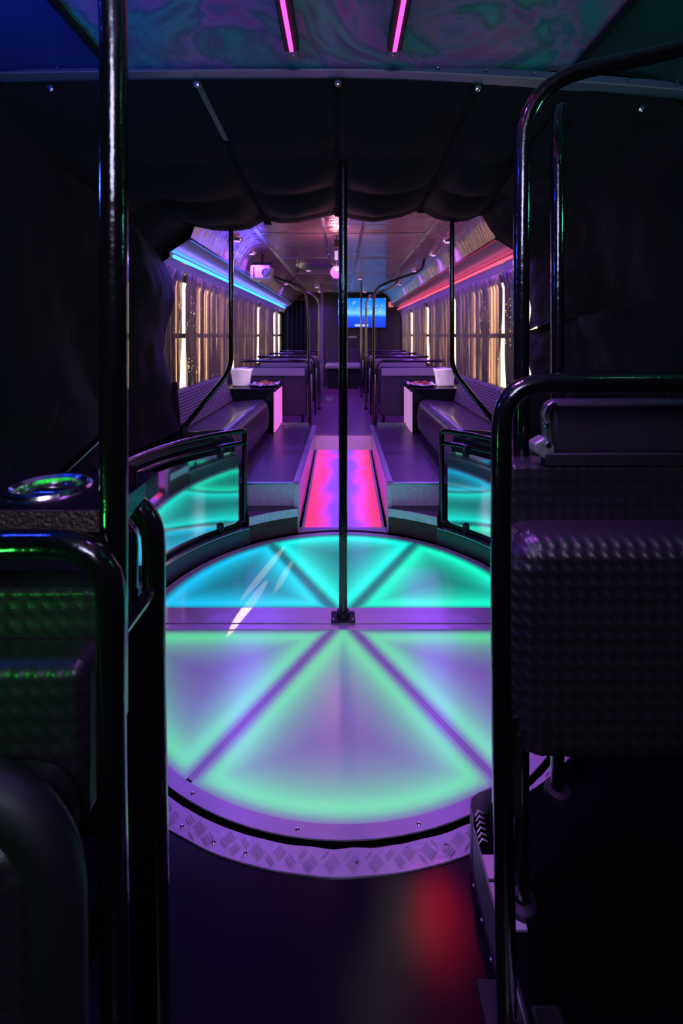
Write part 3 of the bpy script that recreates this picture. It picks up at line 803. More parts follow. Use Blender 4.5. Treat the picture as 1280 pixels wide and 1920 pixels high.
# benches
def ribbed(mb, path_fn, n, y0, y1, m): mb.grid(lambda u, v: path_fn(u, v), n, m)
def bench(s):
    sd = 'left' if s < 0 else 'right'
    b = empty('side_bench', (s * .95, 3.8, .295), 'long black ribbed vinyl bench along the %s windows' % sd, 'bench')
    y0, y1 = 3.06, 4.50
    # seat profile from the front foot up and over
    pr = []
    x_f, zt, r = .718, .632, .075
    for i in range(12): pr.append((x_f + .03 * (1 - i / 11) * 0 - .012 * math.sin(PI * i / 11), .36 + (zt - r - .36) * i / 11))
    for i in range(1, 9):
        a = PI / 2 * i / 8; pr.append((x_f + r - r * math.cos(a), zt - r + r * math.sin(a)))
    for i in range(1, 7): pr.append((x_f + r + (1.10 - x_f - r) * i / 6, zt - .004 * i))
    n = len(pr) - 1; mb = MB(); ny = 96
    def fn(u, v):
        k = round(v * n); x, z = pr[k]; Y = y0 + (y1 - y0) * u
        e = min(u, 1 - u) * (y1 - y0); cr = .03
        dx = (cr - math.sqrt(max(0, cr * cr - (cr - e) ** 2))) if e < cr else 0
        rib = .0035 * abs(math.sin(PI * (Y / .03))) if k < 16 else 0
        return Vector((s * (x - rib + dx * (1 if k < 14 else 0)), Y, z - dx * (1 if k >= 12 else 0)))
    mb.grid(fn, ny * 2, n); mb.build('seat_cushion', m_bench, b, fix=False, ang=60)
    MB().box(min(s * .76, s * 1.2), max(s * .76, s * 1.2), y0 + .04, y1 - .02, .295, .40).build('plinth', m_black, b)
    for yy in (y0 + .004, y1 - .004):
        MB().add([(s * x, yy, z) for x, z in pr] + [(s * 1.10, yy, .36)], [tuple(range(len(pr) + 1))]).build('end_panel', m_bench, b)
    # backrest leaning on the wall, horizontal ribs
    bp = [(1.06 + .07 * i / 120 - .005 * abs(math.sin(PI * i / 10)), .62 + .235 * i / 120) for i in range(121)]
    bp += [(1.133, .866), (1.136, .868), (1.140, .868)]
    m2 = MB(); n2 = len(bp) - 1
    m2.grid(lambda u, v: Vector((s * bp[round(v * n2)][0], y0 + (y1 - y0) * u, bp[round(v * n2)][1])), 2, n2)
    m2.build('backrest', m_benchback, b, fix=False, ang=50)
    return b
bench(-1); bench(1)

# snack tables
def table(s):
    sd = 'left' if s < 0 else 'right'
    t = empty('snack_table', (s * .93, 4.82, .295), 'black box table with a glowing side panel at the end of the %s bench' % sd, 'table')
    a, b = sorted((s * .655, s * 1.19))
    MB().box(a, b, 4.52, 5.12, .70, .732).build('table_top', m_table, t, bev=.004)
    a2, b2 = sorted((s * .672, s * 1.19))
    MB().box(a2, b2, 4.54, 5.10, .295, .70).build('body', m_table, t)
    c = (1, .45, .95) if s > 0 else (1, .18, .85)
    m = M('lit_side_acrylic', (.6, .5, .6), .3, emit=c, estr=.75 if s < 0 else .42)
    a3, b3 = sorted((s * .66, s * .671))
    MB().box(a3, b3, 4.555, 5.09, .305, .695).build('light_panel', m, t)
    MB().box(min(s * .648, s * .66), max(s * .648, s * .66), 4.53, 4.545, .70, .725).build('edge_lamp', m_chrome, t)
    return t
table(-1); table(1)

def napkin_bucket(s):
    cx, cyy, z = s * 1.03, 4.76, .732
    o = MB()
    def fn(u, v):
        a = 2 * PI * u; k = 1 + .26 * v ** 2 * (1 + .35 * abs(math.cos(2 * a)) ** 3)
        sq = 1 / max(abs(math.cos(a)), abs(math.sin(a))) ** .6
        return Vector((cx + .088 * k * sq * math.cos(a), cyy + .07 * k * sq * math.sin(a), z + .172 * v + .012 * v * abs(math.cos(2 * a))))
    o.grid(fn, 48, 10)
    e = empty('paper_bucket', (cx, cyy, z), 'white flared paper bucket standing on the %s table' % ('left' if s < 0 else 'right'), 'bucket')
    ob = o.build('bucket_wall', m_paper, e, fix=False, ang=60)
    md = ob.modifiers.new('solid', 'SOLIDIFY'); md.thickness = .003
    MB().prism([(cx + .085 * math.cos(a * PI / 8), cyy + .068 * math.sin(a * PI / 8)) for a in range(16)], z + .001, z + .006).build('bucket_base', m_paper, e)
    return e
napkin_bucket(-1); napkin_bucket(1)

def snack_plate(s):
    cx, cyy, z = s * .785, 4.72, .732
    sd = 'left' if s < 0 else 'right'
    e = empty('snack_plate', (cx, cyy, z), 'dark plate lined with crumpled white paper on the %s table' % sd, 'plate')
    MB().lathe([(0, 0), (.10, .0), (.135, .012), (.137, .016), (.10, .006), (0, .005)], (cx, cyy, z), 32).build('plate_body', m_table, e)
    def pp(u, v):
        x = (u - .5) * .27; y = (v - .5) * .24; r = math.hypot(x, y)
        return Vector((cx + x, cyy + y, z + .010 + .55 * max(0, r - .06) ** 1.4 + .010 * noise.noise(Vector((x * 30, y * 30, s)))))
    ob = MB().grid(pp, 24, 22).build('paper_liner', m_paper, e, fix=False, ang=30)
    ob.modifiers.new('solid', 'SOLIDIFY').thickness = .001
    sn = []
    for k in range(26):
        r = .085 * math.sqrt(random.random()); a = random.random() * 2 * PI
        c = Vector((cx + r * math.cos(a), cyy + r * math.sin(a), z + .026 + .022 * (1 - r / .085) + .006 * random.random()))
        d = Vector((random.uniform(-1, 1), random.uniform(-1, 1), random.uniform(-.3, .3))).normalized() * random.uniform(.018, .03)
        o = MB().tube([c - d, c - d * .3 + Vector((0, 0, .004)), c + d * .4 + Vector((0, 0, .004)), c + d], .007, 7, rr=[.004, .0085, .008, .004]).build('snack_piece', m_snack if k % 5 else m_ketchup, org=c)
        tag(o, 'small red fried snack heaped on the plate of the %s table' % sd, 'snack', 'red snacks on the %s plate' % sd)
snack_plate(-1); snack_plate(1)

# seats behind the tables
def bus_seat():
    t = empty('bus_seat', (0, 0, 0), 'dark seat', 'seat')
    mb = MB(); mb.box(.40, 1.10, 0, .05, .36, .90); mb.build('back_shell', m_seatback, t, bev=.012)
    mb = MB(); mb.box(.42, 1.08, -.012, .0, .80, .885); mb.build('head_band', m_seatpad, t, bev=.005)
    mb = MB(); mb.box(.42, 1.10, .05, .50, .60, .70); mb.build('seat_cushion', m_bench, t, bev=.03)
    MB().tube(fillet([(1.12, .0, .965), (.375, .0, .965), (.362, .0, .35)], [0, .085]), .0155, 12).build('grab_rail', m_black_tube, t)
    MB().box(.362 - .012, .362 + .012, .03, .22, .42, .80).build('side_shield', m_alu, t, bev=.008)
    for x in (.46, 1.02): MB().tube([(x, .2, .205), (x, .2, .60)], .016, 8).build('leg', m_black, t)
    MB().tube([(.362, 0, .205), (.362, 0, .36)], .014, 8).build('leg', m_black, t)
    return t
proto = bus_seat(); first = True
rows = [5.16, 6.15, 7.2, 8.25]
ordn = ['first row behind the snack table', 'second row from the tables', 'third row from the tables', 'last row before the screen']
for i, y in enumerate(rows):
    for s in (1, -1):
        o = proto if first else copy_tree(proto)
        o.location = (0 if s > 0 else 0, y, 0); o.scale = (1, 1, 1)
        if s < 0:
            o.scale = (-1, 1, 1)
        o['label'] = 'dark bus seat with grab rail, %s side, %s' % ('right' if s > 0 else 'left', ordn[i])
        o['group'] = 'bus seats in the rear section'; first = False
for s in (-1, 1):
    a, b = sorted((s * .36, s * .66))
    struct(MB().box(a, b, 4.952, 4.965, .205, .325).build('trim_13', m_alu))
# rear bench seat
rb = empty('rear_bench', (0, 9.2, .205), 'dark rear bench facing the aisle under the screen', 'bench')
MB().box(-.34, .34, 9.42, 9.52, .5, .99).build('backrest', m_seatback, rb, bev=.02)
MB().box(-.34, .34, 8.95, 9.42, .60, .70).build('seat_cushion', m_seatpad, rb, bev=.03)
MB().box(-.30, .30, 9.1, 9.42, .205, .60).build('plinth', m_black, rb)
# box on the rear floor
o = MB().box(-.27, -.17, 7.6, 7.72, .205, .23).build('floor_hatch_plate', m_alu); tag(o, 'small bright metal plate on the rear aisle floor', 'plate')

# rear grab poles with bent tops
def rail_pole(name, pts, r, lab, low, clamp=True):
    g = empty(name, low, lab, 'pole')
    MB().tube(fillet(pts, .12), r, 12).build('tube', m_black_tube if 'black' in lab else m_chrome_d, g)
    MB().lathe([(r, .03), (r * 1.7, .025), (r * 1.9, 0)], low, 14).build('foot', m_black, g)
m_chrome_d = M('dark_chrome_tube', (.28, .25, .24), .2, 1)
Y = 4.97
def lp(L_, Y): return [P(a, b, Y) for a, b in L_]
q = lp([(462, 505), (520, 521), (572, 540), (578, 585), (578, 797)], Y); rail_pole('grab_pole', q, .0145, 'thin black grab pole curving from the left side of the ceiling', (q[-1].x, Y, .205))
q = lp([(796, 480), (791, 508), (735, 526), (702, 541), (700, 585), (700, 797)], Y); rail_pole('grab_pole', q, .0145, 'thin black grab pole curving from the right side of the ceiling', (q[-1].x, Y, .205))
for s, px, nm in ((-1, 598, 'left'), (1, 686, 'right')):
    Y = 6.6; x = (px - VX) / F * Y
    q = [Vector((s * .80, Y, 2.08)), Vector((s * .72, Y, 1.93)), Vector((x, Y, 1.78)), Vector((x, Y, 1.2)), Vector((x, Y, .23))]
    rail_pole('grab_pole', q, .0155, 'metal grab pole farther back on the %s side of the aisle' % nm, (x, Y, .205))
x = (677 - VX) / F * 7.9
rail_pole('grab_pole', [Vector((x, 7.9, 2.1)), Vector((x, 7.9, 1.2)), Vector((x, 7.9, .23))], .0155, 'straight metal grab pole in front of the screen', (x, 7.9, .205))
o = MB().box(-.365, -.325, 7.6, 7.66, .205, 2.10).build('lilac_pillar', M('lilac_pillar', (.3, .2, .3), .35)); tag(o, 'narrow pinkish pillar between aisle and left seats', 'pillar')
o = MB().box((661 - 8 - VX) / F * 9.4, (661 + 8 - VX) / F * 9.4, 9.60, 9.62, 1.19, 1.225).build('wall_plate', m_white); tag(o, 'small pale plate on the far wall under the screen', 'plate')
o = MB().box(.93, 1.02, 9.50, 9.61, 1.82, 1.92).build('wall_lamp', E('pink_lamp', (1, .22, .25), .7), org=(.97, 9.5, 1.8)); tag(o, 'small square pink lamp right of the screen', 'lamp')

# TV
def m_tv():
    m = M('screen_picture', (.0, .0, .0), .3); nt = m.node_tree; b = nt.nodes['Principled BSDF']; N = nt.nodes.new; L = nt.links.new
    tc = N('ShaderNodeTexCoord'); sp = N('ShaderNodeSeparateXYZ'); L(tc.outputs['Object'], sp.inputs[0])
    r = N('ShaderNodeValToRGB'); e = r.color_ramp.elements
    mr = N('ShaderNodeMapRange'); mr.inputs['From Min'].default_value = -.28; mr.inputs['From Max'].default_value = .28
    n = N('ShaderNodeTexNoise'); n.inputs['Scale'].default_value = 9; n.inputs['Detail'].default_value = 3
    mp = N('ShaderNodeMapping'); mp.inputs['Scale'].default_value = (1, 1, 2.2); L(tc.outputs['Object'], mp.inputs['Vector']); L(mp.outputs[0], n.inputs['Vector'])
    ad = N('ShaderNodeMath'); ad.operation = 'MULTIPLY_ADD'; ad.inputs[1].default_value = .05; L(n.outputs['Fac'], ad.inputs[0]); L(sp.outputs[2], ad.inputs[2])
    L(ad.outputs[0], mr.inputs['Value']); L(mr.outputs[0], r.inputs[0])
    e[0].position = 0; e[0].color = (.0, .03, .75, 1); e[1].position = 1; e[1].color = (.0, .20, 1, 1)
    for p, c in ((.40, (.0, .10, .95, 1)), (.48, (.10, .50, 1, 1)), (.52, (.20, .62, 1, 1)), (.75, (.02, .30, 1, 1))):
        q = e.new(p); q.color = c
    gt = N('ShaderNodeMapRange'); gt.inputs['From Min'].default_value = .56; gt.inputs['From Max'].default_value = .70; L(n.outputs['Fac'], gt.inputs['Value'])
    hz = N('ShaderNodeMath'); hz.operation = 'GREATER_THAN'; hz.inputs[1].default_value = 0; L(sp.outputs[2], hz.inputs[0])
    mu = N('ShaderNodeMath'); mu.operation = 'MULTIPLY'; L(gt.outputs[0], mu.inputs[0]); L(hz.outputs[0], mu.inputs[1])
    mx = N('ShaderNodeMix'); mx.data_type = 'RGBA'; mx.inputs[7].default_value = (.45, .8, 1, 1); L(mu.outputs[0], mx.inputs[0]); L(r.outputs[0], mx.inputs[6])
    L(mx.outputs[2], b.inputs['Emission Color']); b.inputs['Emission Strength'].default_value = 1.1
    return m
Yt = 9.42; xa, xb = (634 - VX) / F * Yt, (723 - VX) / F * Yt; za, zb = H + 14 * Yt / F, H + 69 * Yt / F
tvo = empty('television', ((xa + xb) / 2, Yt, (za + zb) / 2), 'flat television showing a blue sea on the far wall', 'television')
MB().box(xa - .02, xb + .02, Yt, Yt + .05, za - .025, zb + .02).build('casing', m_black, tvo, bev=.004)
scr = MB().box(xa, xb, Yt - .002, Yt, za, zb).build('screen', m_tv(), tvo)
MB().box((665 - VX) / F * Yt, (690 - VX) / F * Yt, Yt - .0035, Yt - .002, H + 16 * Yt / F, H + 20 * Yt / F).build('caption_bar', E('caption_white', (.8, .9, 1), .7), tvo)
MB().box(xa + .40, xa + .55, Yt + .05, 9.605, za + .2, zb - .2).build('wall_bracket', m_black, tvo)

# LED tubes on the coves
for s, col, st, nm in ((-1, (.02, .36, 1), 5.5, 'cyan blue'), (1, (1, .06, .14), 2.3, 'pink red')):
    g = empty('led_tube', (s * 1.095, 6.3, 1.765), 'long %s light tube along the %s cove above the windows' % (nm, 'left' if s < 0 else 'right'), 'light tube')
    a, b = sorted((s * 1.074, s * 1.090))
    MB().box(a, b, 3.0, 8.75 if s < 0 else 9.35, 1.749, 1.760).build('diffuser', E('led_' + nm.replace(' ', '_'), col, st), g)
    lamp('AREA', 'tube_fill', (s * 1.055, 6.0, 1.735), (.16, .08, 1) if s < 0 else (.32, .07, 1), 20, size=.02, size_y=6).rotation_euler = (0, s * -.2, 0)  # added violet light on the curtains, not the tube's own colour
    lamp('AREA', 'tube_fill', (s * 1.05, 6.0, 1.76), (.22, .14, 1) if s < 0 else (1, .12, .35), 2.2 if s < 0 else .5, size=.02, size_y=6).rotation_euler = (0, PI + s * .35, 0)  # added light on the cove panel above the tube
    a, b = sorted((s * 1.090, s * 1.102))
    MB().box(a, b, 3.0, 8.75 if s < 0 else 9.35, 1.743, 1.768).build('housing', m_alu, g)

# ceiling downlights
spots = [(-.88, 3.88, 2.045), (-.88, 4.50, 2.045), (.88, 3.93, 2.045), (.88, 4.57, 2.045), (.88, 5.72, 2.045), (.88, 7.26, 2.045), (-.88, 7.2, 2.045),
         (-.45, 6.08, ZC), (-.46, 8.2, ZC), (-.45, 9.1, ZC), (.42, 9.1, ZC), (.25, 7.0, ZC)]
m_dl = E('downlight_violet', (.85, .25, 1), 2.0)
for i, (x, y, z) in enumerate(spots):
    sd = 'left' if x < 0 else 'right'
    same = [q for q in spots if (q[0] < 0) == (x < 0)]; rank = sorted(same, key=lambda q: q[1]).index((x, y, z))
    od = ['nearest', 'second', 'third', 'fourth', 'fifth', 'sixth', 'seventh'][rank]
    g = empty('ceiling_downlight', (x, y, z - .012), 'small round violet ceiling light, %s from the front on the %s side' % (od, sd), 'ceiling light', 'violet downlights')
    MB().lathe([(.034, -.014), (.046, -.012), (.050, -.004), (.050, .01)], (x, y, z - .008), 24).build('rim', m_chrome, g)
    MB().lathe([(0, -.018), (.02, -.017), (.034, -.012)], (x, y, z - .008), 20).build('lens', m_dl, g)
    lamp('SPOT', 'downlight_bulb', (x * .99, y, z - .05), (.25, .055, 1), 18, aim=(x * .8, y, 0), size=.04, spot=math.radians(150), blend=.5)

# pendant glow ball in the middle
g = empty('pendant_lamp', (-.055, 4.0, ZC), 'magenta glowing ball hanging from the ceiling behind the pole', 'lamp')
MB().tube([(-.055, 4.0, ZC), (-.055, 4.0, 1.84)], .004, 6).build('cord', m_black, g)
MB().box(-.075, -.035, 3.98, 4.02, 1.99, 2.06).build('cap', m_black, g, bev=.004)
lamp('POINT', 'pendant_bulb', (-.055, 3.92, 1.83), (1, .34, .55), 6, size=.05)
MB().box(-.072, -.045, 3.99, 4.01, 1.89, 1.965).build('tag', E('pendant_tag', (.8, .5, 1), .8), g)
MB().lathe([(0, .055), (.03, .047), (.05, .022), (.055, 0), (.05, -.022), (.03, -.047), (0, -.055)], (-.055, 4.0, 1.785), 20).build('globe', E('magenta_globe', (1, .15, .95), 1.6), g)
# flat round hatch on the ceiling
o = MB().lathe([(0, -.03), (.20, -.03), (.24, -.012), (.25, 0)], (-.33, 5.75, ZC), 40).build('roof_hatch', m_alu, org=(-.33, 5.75, ZC)); tag(o, 'shallow round metal roof hatch behind the projector', 'hatch')

# projector light fixture
pj = empty('light_projector', (-.80, 4.62, 2.05), 'white box projector hanging on a bracket from the left ceiling', 'projector')
cx, cyy, cz = (488 - VX) / F * 4.6, 4.6, H + 117 * 4.6 / F
MB().box(cx - .105, cx + .10, cyy, cyy + .24, cz - .068, cz + .075).build('housing', m_white, pj, bev=.02)
MB().lathe([(.040, -.012), (.034, -.014), (.030, .01), (0, .012)], (cx + .055, cyy - .0, cz + .0), 24, 'Y').build('lens_ring', m_black, pj)
MB().lathe([(0, -.024), (.016, -.020), (.024, -.008)], (cx + .055, cyy - .0, cz + .0), 20, 'Y').build('lens', E('lens_violet', (.3, .1, 1), .5), pj)
lamp('POINT', 'blue_ceiling_fill', (cx + .02, cyy - .25, cz + .05), (.06, .06, 1), 2.2, size=.05)  # added point light that tints the left ceiling blue
MB().box(cx - .07, cx - .058, cyy - .004, cyy, cz - .05, cz + .06).build('vent_slot', m_black, pj)
MB().tube([(cx + .0, cyy + .12, cz + .07), (cx, cyy + .12, 2.06)], .012, 10).build('drop_rod', m_black, pj)
MB().box(cx - .10, cx + .10, cyy + .10, cyy + .14, cz + .105, cz + .115).build('cross_bracket', m_black, pj)
for dx in (-.09, .09): MB().box(cx + dx - .006, cx + dx + .006, cyy + .10, cyy + .14, cz + .05, cz + .115).build('bracket_arm', m_black, pj)
MB().tube(fillet([(cx + .10, cyy + .2, cz), (cx + .20, cyy + .3, cz - .06), (cx + .3, cyy + .4, cz - .02), (cx + .34, cyy + .5, 2.08)], .1), .005, 6).build('cable', m_black, pj)

# ================================================================ FRONT CEILING FITTINGS
for s in (-1, 1):
    g = empty('ceiling_light_bar', (s * .157, 1.2, 2.15), 'slim magenta light bar on the swirled ceiling, %s one' % ('left' if s < 0 else 'right'), 'light bar')
    MB().box(s * .157 - .022, s * .157 + .022, -1.4, 1.44, 2.118, 2.15).build('housing', m_black, g, bev=.004)
    MB().box(s * .157 - .006, s * .157 + .006, -1.4, 1.43, 2.112, 2.1185).build('diffuser', E('magenta_bar', (1, .05, .42), 3.0), g)
    MB().box(s * .157 - .014, s * .157 + .014, 1.44, 1.50, 2.128, 2.15).build('end_clip', m_alu_dull, g)
    MB().lathe([(0, -.004), (.005, -.003), (.006, 0)], (s * .157, 1.47, 2.128), 8).build('screw', m_chrome, g)
g = empty('ceiling_spot', (.47, 1.20, 2.15), 'small blue ceiling lamp cut by the upper frame edge', 'lamp')
MB().lathe([(.022, -.02), (.034, -.016), (.038, 0)], (.47, 1.205, 2.15), 20).build('rim', m_chrome, g)
MB().lathe([(0, -.022), (.022, -.018)], (.47, 1.205, 2.15), 16).build('lens', E('blue_lens', (.05, .25, 1), 3), g)
# dome lamps on the front ceiling above and behind the viewer
def dome(x, y, col, e, lab, z=2.15, kind='AREA', size=.12):
    g = empty('dome_lamp', (x, y, z), lab, 'lamp')
    MB().lathe([(.07, 0), (.07, -.02), (.05, -.045), (0, -.055)], (x, y, z), 20).build('lens', E('dome_lens', col, 2), g)
    MB().lathe([(.07, -.012), (.085, -.010), (.09, 0)], (x, y, z), 20).build('rim', m_chrome, g)
    if kind == 'SPOT': lamp('SPOT', 'dome_bulb', (x, y, z - .07), col, e, aim=(x, y + .85, 0), size=.06, spot=math.radians(82), blend=.7)
    else: lamp('AREA', 'dome_bulb', (x, y, z - .07), col, e, aim=(x, y + .35, 0), size=size)
dome(.0, .75, (.47, .14, 1), 78, 'added unseen violet dome lamp overhead between the light bars', kind='SPOT')  # lamp added out of view for the lilac tone on disc and rim
dome(-.95, .55, (.02, .06, 1), 3.2, 'blue dome lamp on the left cove')
dome(.95, .45, (.03, .6, .25), .25, 'green dome lamp on the right cove', 2.12)
dome(.30, -.9, (.60, .36, .62), 4.2, 'added pale violet fill lamp behind the viewer', size=.45)  # fill lamp added behind the viewer to brighten the seat pads
# wash lights added out of view to brighten the painted ceiling
for s, col, e in ((-1, (.03, .10, 1), 1.6), (1, (.05, .50, .36), .8)):
    g = empty('added_wall_wash', (s * 1.20, .9, 1.62), 'added unseen %s wash lamp high on the %s wall beside the viewer' % ('blue' if s < 0 else 'green', 'left' if s < 0 else 'right'), 'lamp')
    MB().box(min(s * 1.16, s * 1.24), max(s * 1.16, s * 1.24), .8, 1.0, 1.60, 1.66).build('housing', m_black, g, bev=.005)
    lamp('AREA', 'wash_fill', (s * 1.13, .9, 1.68), col, e * 2.2, aim=(s * .5, 1.1, 2.15), size=.1)
g = empty('added_centre_wash', (0, -.7, 2.0), 'added unseen wash lamp behind the viewer that brightens the ceiling', 'lamp')  # added behind the viewer to light the swirled ceiling
MB().box(-.12, .12, -.75, -.65, 1.93, 1.97).build('housing', m_black, g, bev=.005)
MB().box(-.01, .01, -.71, -.69, 1.97, 2.15).build('drop_rod', m_black, g)
lamp('AREA', 'wash_fill', (0, -.62, 1.95), (.52, .55, .85), 17, aim=(0, 1.0, 2.16), size=.5)

# ================================================================ DIMPLED PADS
def dimple_pad(name, x0, x1, z0, z1, yf, depth, rc, rr, pitch, amp, mat, parent, lean=0.0, back=True):
    step = pitch / 6; nu = int((x1 - x0) / step); nv = int((z1 - z0) / step)
    def fn(u, v):
        x = x0 + (x1 - x0) * u; z = z0 + (z1 - z0) * v
        # clamp to the rounded rectangle
        qx = min(max(x, x0 + rc), x1 - rc); qz = min(max(z, z0 + rc), z1 - rc)
        dx, dz = x - qx, z - qz; dl = math.hypot(dx, dz)
        if dx and dz:
            if dl > rc: x, z = qx + dx / dl * rc, qz + dz / dl * rc; ins = 0
            else: ins = rc - dl
        else: ins = rc - dl if dl > 0 else min(x - x0, x1 - x, z - z0, z1 - z)
        off = 0
        if ins < rr: off = rr - math.sqrt(max(0, rr * rr - (rr - ins) ** 2))
        h = amp * (.5 + .5 * math.cos(2 * PI * x / pitch)) * (.5 + .5 * math.cos(2 * PI * z / pitch + .9 * math.sin(2 * PI * x / pitch)))
        return Vector((x, yf + off - h + lean * (z - z0), z))
    mb = MB(); mb.grid(fn, nu, nv); o = mb.build(name, mat, parent, fix=False, ang=180)
    # side skirt and back
    sk = MB(); v = []; n = 0; ring = []
    for (cx_, cz_, a0) in ((x1 - rc, z1 - rc, 0), (x0 + rc, z1 - rc, PI / 2), (x0 + rc, z0 + rc, PI), (x1 - rc, z0 + rc, 1.5 * PI)):
        for k in range(9):
            a = a0 + PI / 2 * k / 8; ring.append((cx_ + rc * math.cos(a), cz_ + rc * math.sin(a)))
    n = len(ring)
    v = [(x, yf + rr + lean * (z - z0), z) for x, z in ring] + [(x, yf + depth + lean * (z - z0), z) for x, z in ring]
    f = [(k, (k + 1) % n, n + (k + 1) % n, n + k) for k in range(n)] + [tuple(range(n, 2 * n))]
    sk.add(v, f).build('side_band', mat, o, ang=50)
    return o

# right seat with folded cushion
rs = empty('tip_up_seat', (.5, .8, .105), 'black dimpled tip-up bench seat in the right foreground', 'seat')
MB().tube(fillet([(1.1, .76, 1.172), (.257, .76, 1.172), (.254, .76, .75), (.266, .76, .105)], [0, .072, .2]), .0162, 16).build('frame_tube', m_black_tube, rs)
dimple_pad('seat_cushion', .277, 1.05, .515, .908, .79, .085, .072, .048, .0224, .0045, m_quilt, rs)
dimple_pad('backrest', .310, 1.05, .84, 1.010, .868, .06, .012, .010, .0224, .0016, m_quilt, rs)
MB().box(.385, 1.05, .872, .90, 1.025, 1.130).build('headrest_panel', m_quilt2, rs, bev=.012)
MB().box(.372, 1.05, .862, .885, 1.008, 1.032).build('lower_bar', m_black, rs, bev=.002)
# cast bracket
cb = MB(); pl = lp([(1037, 752), (1026, 760), (1020, 775), (1021, 792), (1024, 830), (1030, 862), (1042, 862), (1037, 832), (1032, 800), (1031, 778), (1036, 764), (1046, 757)], .87)
v = [p for p in pl] + [p + Vector((0, .02, 0)) for p in pl]; n = len(pl)
cb.add(v, [tuple(range(n)), tuple(range(2 * n - 1, n - 1, -1))] + [(i, (i + 1) % n, n + (i + 1) % n, n + i) for i in range(n)])
cb.build('cast_bracket', m_alu, rs, bev=.001)
ft = lp([(1001, 832), (1022, 820), (1040, 838), (1040, 866), (1022, 862), (1003, 850)], .865); n = 6
MB().add([p for p in ft] + [p + Vector((0, .03, 0)) for p in ft], [tuple(range(n)), tuple(range(2 * n - 1, n - 1, -1))] + [(i, (i + 1) % n, n + (i + 1) % n, n + i) for i in range(n)]).build('bracket_foot', m_alu_dull, rs, bev=.003)
for px, py, r in ((1024, 796, .005), (1026, 834, .007)):
    q = P(px, py, .868); MB().lathe([(0, -.006), (r * .7, -.006), (r, -.002), (r, .003)], q, 12, 'Y').build('bracket_bolt', m_chrome, rs)
q = P(958, 1388, .775)
MB().tube([q + Vector((.0, .0, -.045)), q + Vector((0, 0, .045))], .012, 12, rr=[.010, .012]).build('pivot_sleeve', m_black_tube, rs)
MB().box(.272, .292, .765, .84, .46, .60).build('hinge_plate', m_black, rs, bev=.004)
MB().lathe([(.0, -.012), (.018, -.010), (.022, 0), (.022, .01)], (.272, .79, .545), 20, 'X').build('pivot_cap', m_black_tube, rs)
MB().box(.235, .31, .70, .83, .105, .112).build('foot_plate', m_black, rs, bev=.002)
MB().box(.31, .36, .73, .78, .105, .14).build('floor_clamp', m_black, rs, bev=.006)

# right grab poles
g = empty('foreground_grab_pole', (.356, .94, 1.17), 'thick black pole left of the two right foreground poles, bending over to the right wall', 'pole')
MB().tube(fillet([(1.0, .75, 1.86), (.66, .90, 1.80), (.36, .94, 1.755), (.356, .94, 1.3), (.356, .94, .105)], [0, .1, .13, .1]), .0160, 16).build('tube', m_black_tube, g)
MB().lathe([(.016, .02), (.03, .015), (.032, 0)], (.356, .94, .105), 14).build('foot', m_black, g)
g = empty('slim_grab_pole', (.534, 1.17, 1.1), 'thinner black pole rising behind the right seat rail', 'pole')
MB().tube(fillet([(.78, 1.62, 1.97), (.58, 1.25, 1.86), (.534, 1.17, 1.74), (.534, 1.17, .105)], [0, .06, .1]), .0158, 16).build('tube', m_black_tube, g)
MB().lathe([(.016, .02), (.03, .015), (.032, 0)], (.534, 1.17, .105), 14).build('foot', m_black, g)

# ================================================================ LEFT FOREGROUND
XL = -.267
g = empty('left_foreground_pole', (XL, .557, 1.0), 'tall black pole in the left foreground with coloured reflections', 'pole')
MB().tube([(XL - .005, .557, .80), (XL - .005, .557, 1.25), (XL - .005, .557, 1.6), (XL - .006, .55, 1.72)] + fillet([(XL - .006, .55, 1.72), (XL - .03, .53, 1.86), (XL - .16, .45, 2.02), (XL - .3, .35, 2.15)], .1)[1:], .0158, 20).build('tube', m_black_tube, g)
fr = empty('seat_frame_loops', (-.4, .6, .105), 'pair of black bent tubes framing the left foreground seat', 'seat frame')
for Y, zt in ((.535, 1.012), (.665, 1.018)):
    XL = -.264 if Y < .6 else -.268
    MB().tube(fillet([(-.75, Y, zt), (XL, Y, zt), (XL, Y, .8), (XL + .012, Y, .0)], [0, .068, .05]), .0160, 18).build('loop_tube', m_black_tube, fr)
MB().box(XL - .006, XL + .006, .55, .655, .03, .893).build('shield_plate', m_blackmat, fr, bev=.002)
MB().tube([(XL, .55, .893), (XL, .655, .893)], .009, 10).build('cross_tube', m_black_tube, fr)
q = P(248, 905, .64)
MB().tube([q + Vector((-.012, 0, .018)), q + Vector((-.012, 0, -.02))], .018, 8, rr=[.018, .018]).build('clamp', m_black_tube, fr, ang=20)
q = P(254, 1130, .66)
MB().tube([q + Vector((-.016, 0, .012)), q + Vector((-.016, 0, -.012))], .02, 8).build('clamp', m_black_tube, fr, ang=20)
for x in (XL + .012,):
    for Y in (.535, .665): MB().box(x - .03, x + .03, Y - .03, Y + .03, .0, .006).build('foot_plate', m_black, fr)
Y = 1.28
g = empty('distant_loop_rail', (-.57, Y, .105), 'slim black tube loop seen between the left foreground tubes', 'seat frame')
MB().tube(fillet([(-1.1, Y, .735), (-.575, Y, .735), (-.575, Y, .105)], [0, .06]), .0160, 14).build('tube', m_black_tube, g)
g = empty('slanted_rail', (-.9, 1.6, .8), 'thin slanted rail behind the left foreground pole', 'rail')
MB().tube([P(60, 940, 1.6), P(235, 777, 1.6)], .011, 12).build('tube', m_chrome_d, g)
MB().lathe([(.011, 0), (.02, .01), (.02, .03)], P(60, 940, 1.6), 10).build('socket', m_black, g)

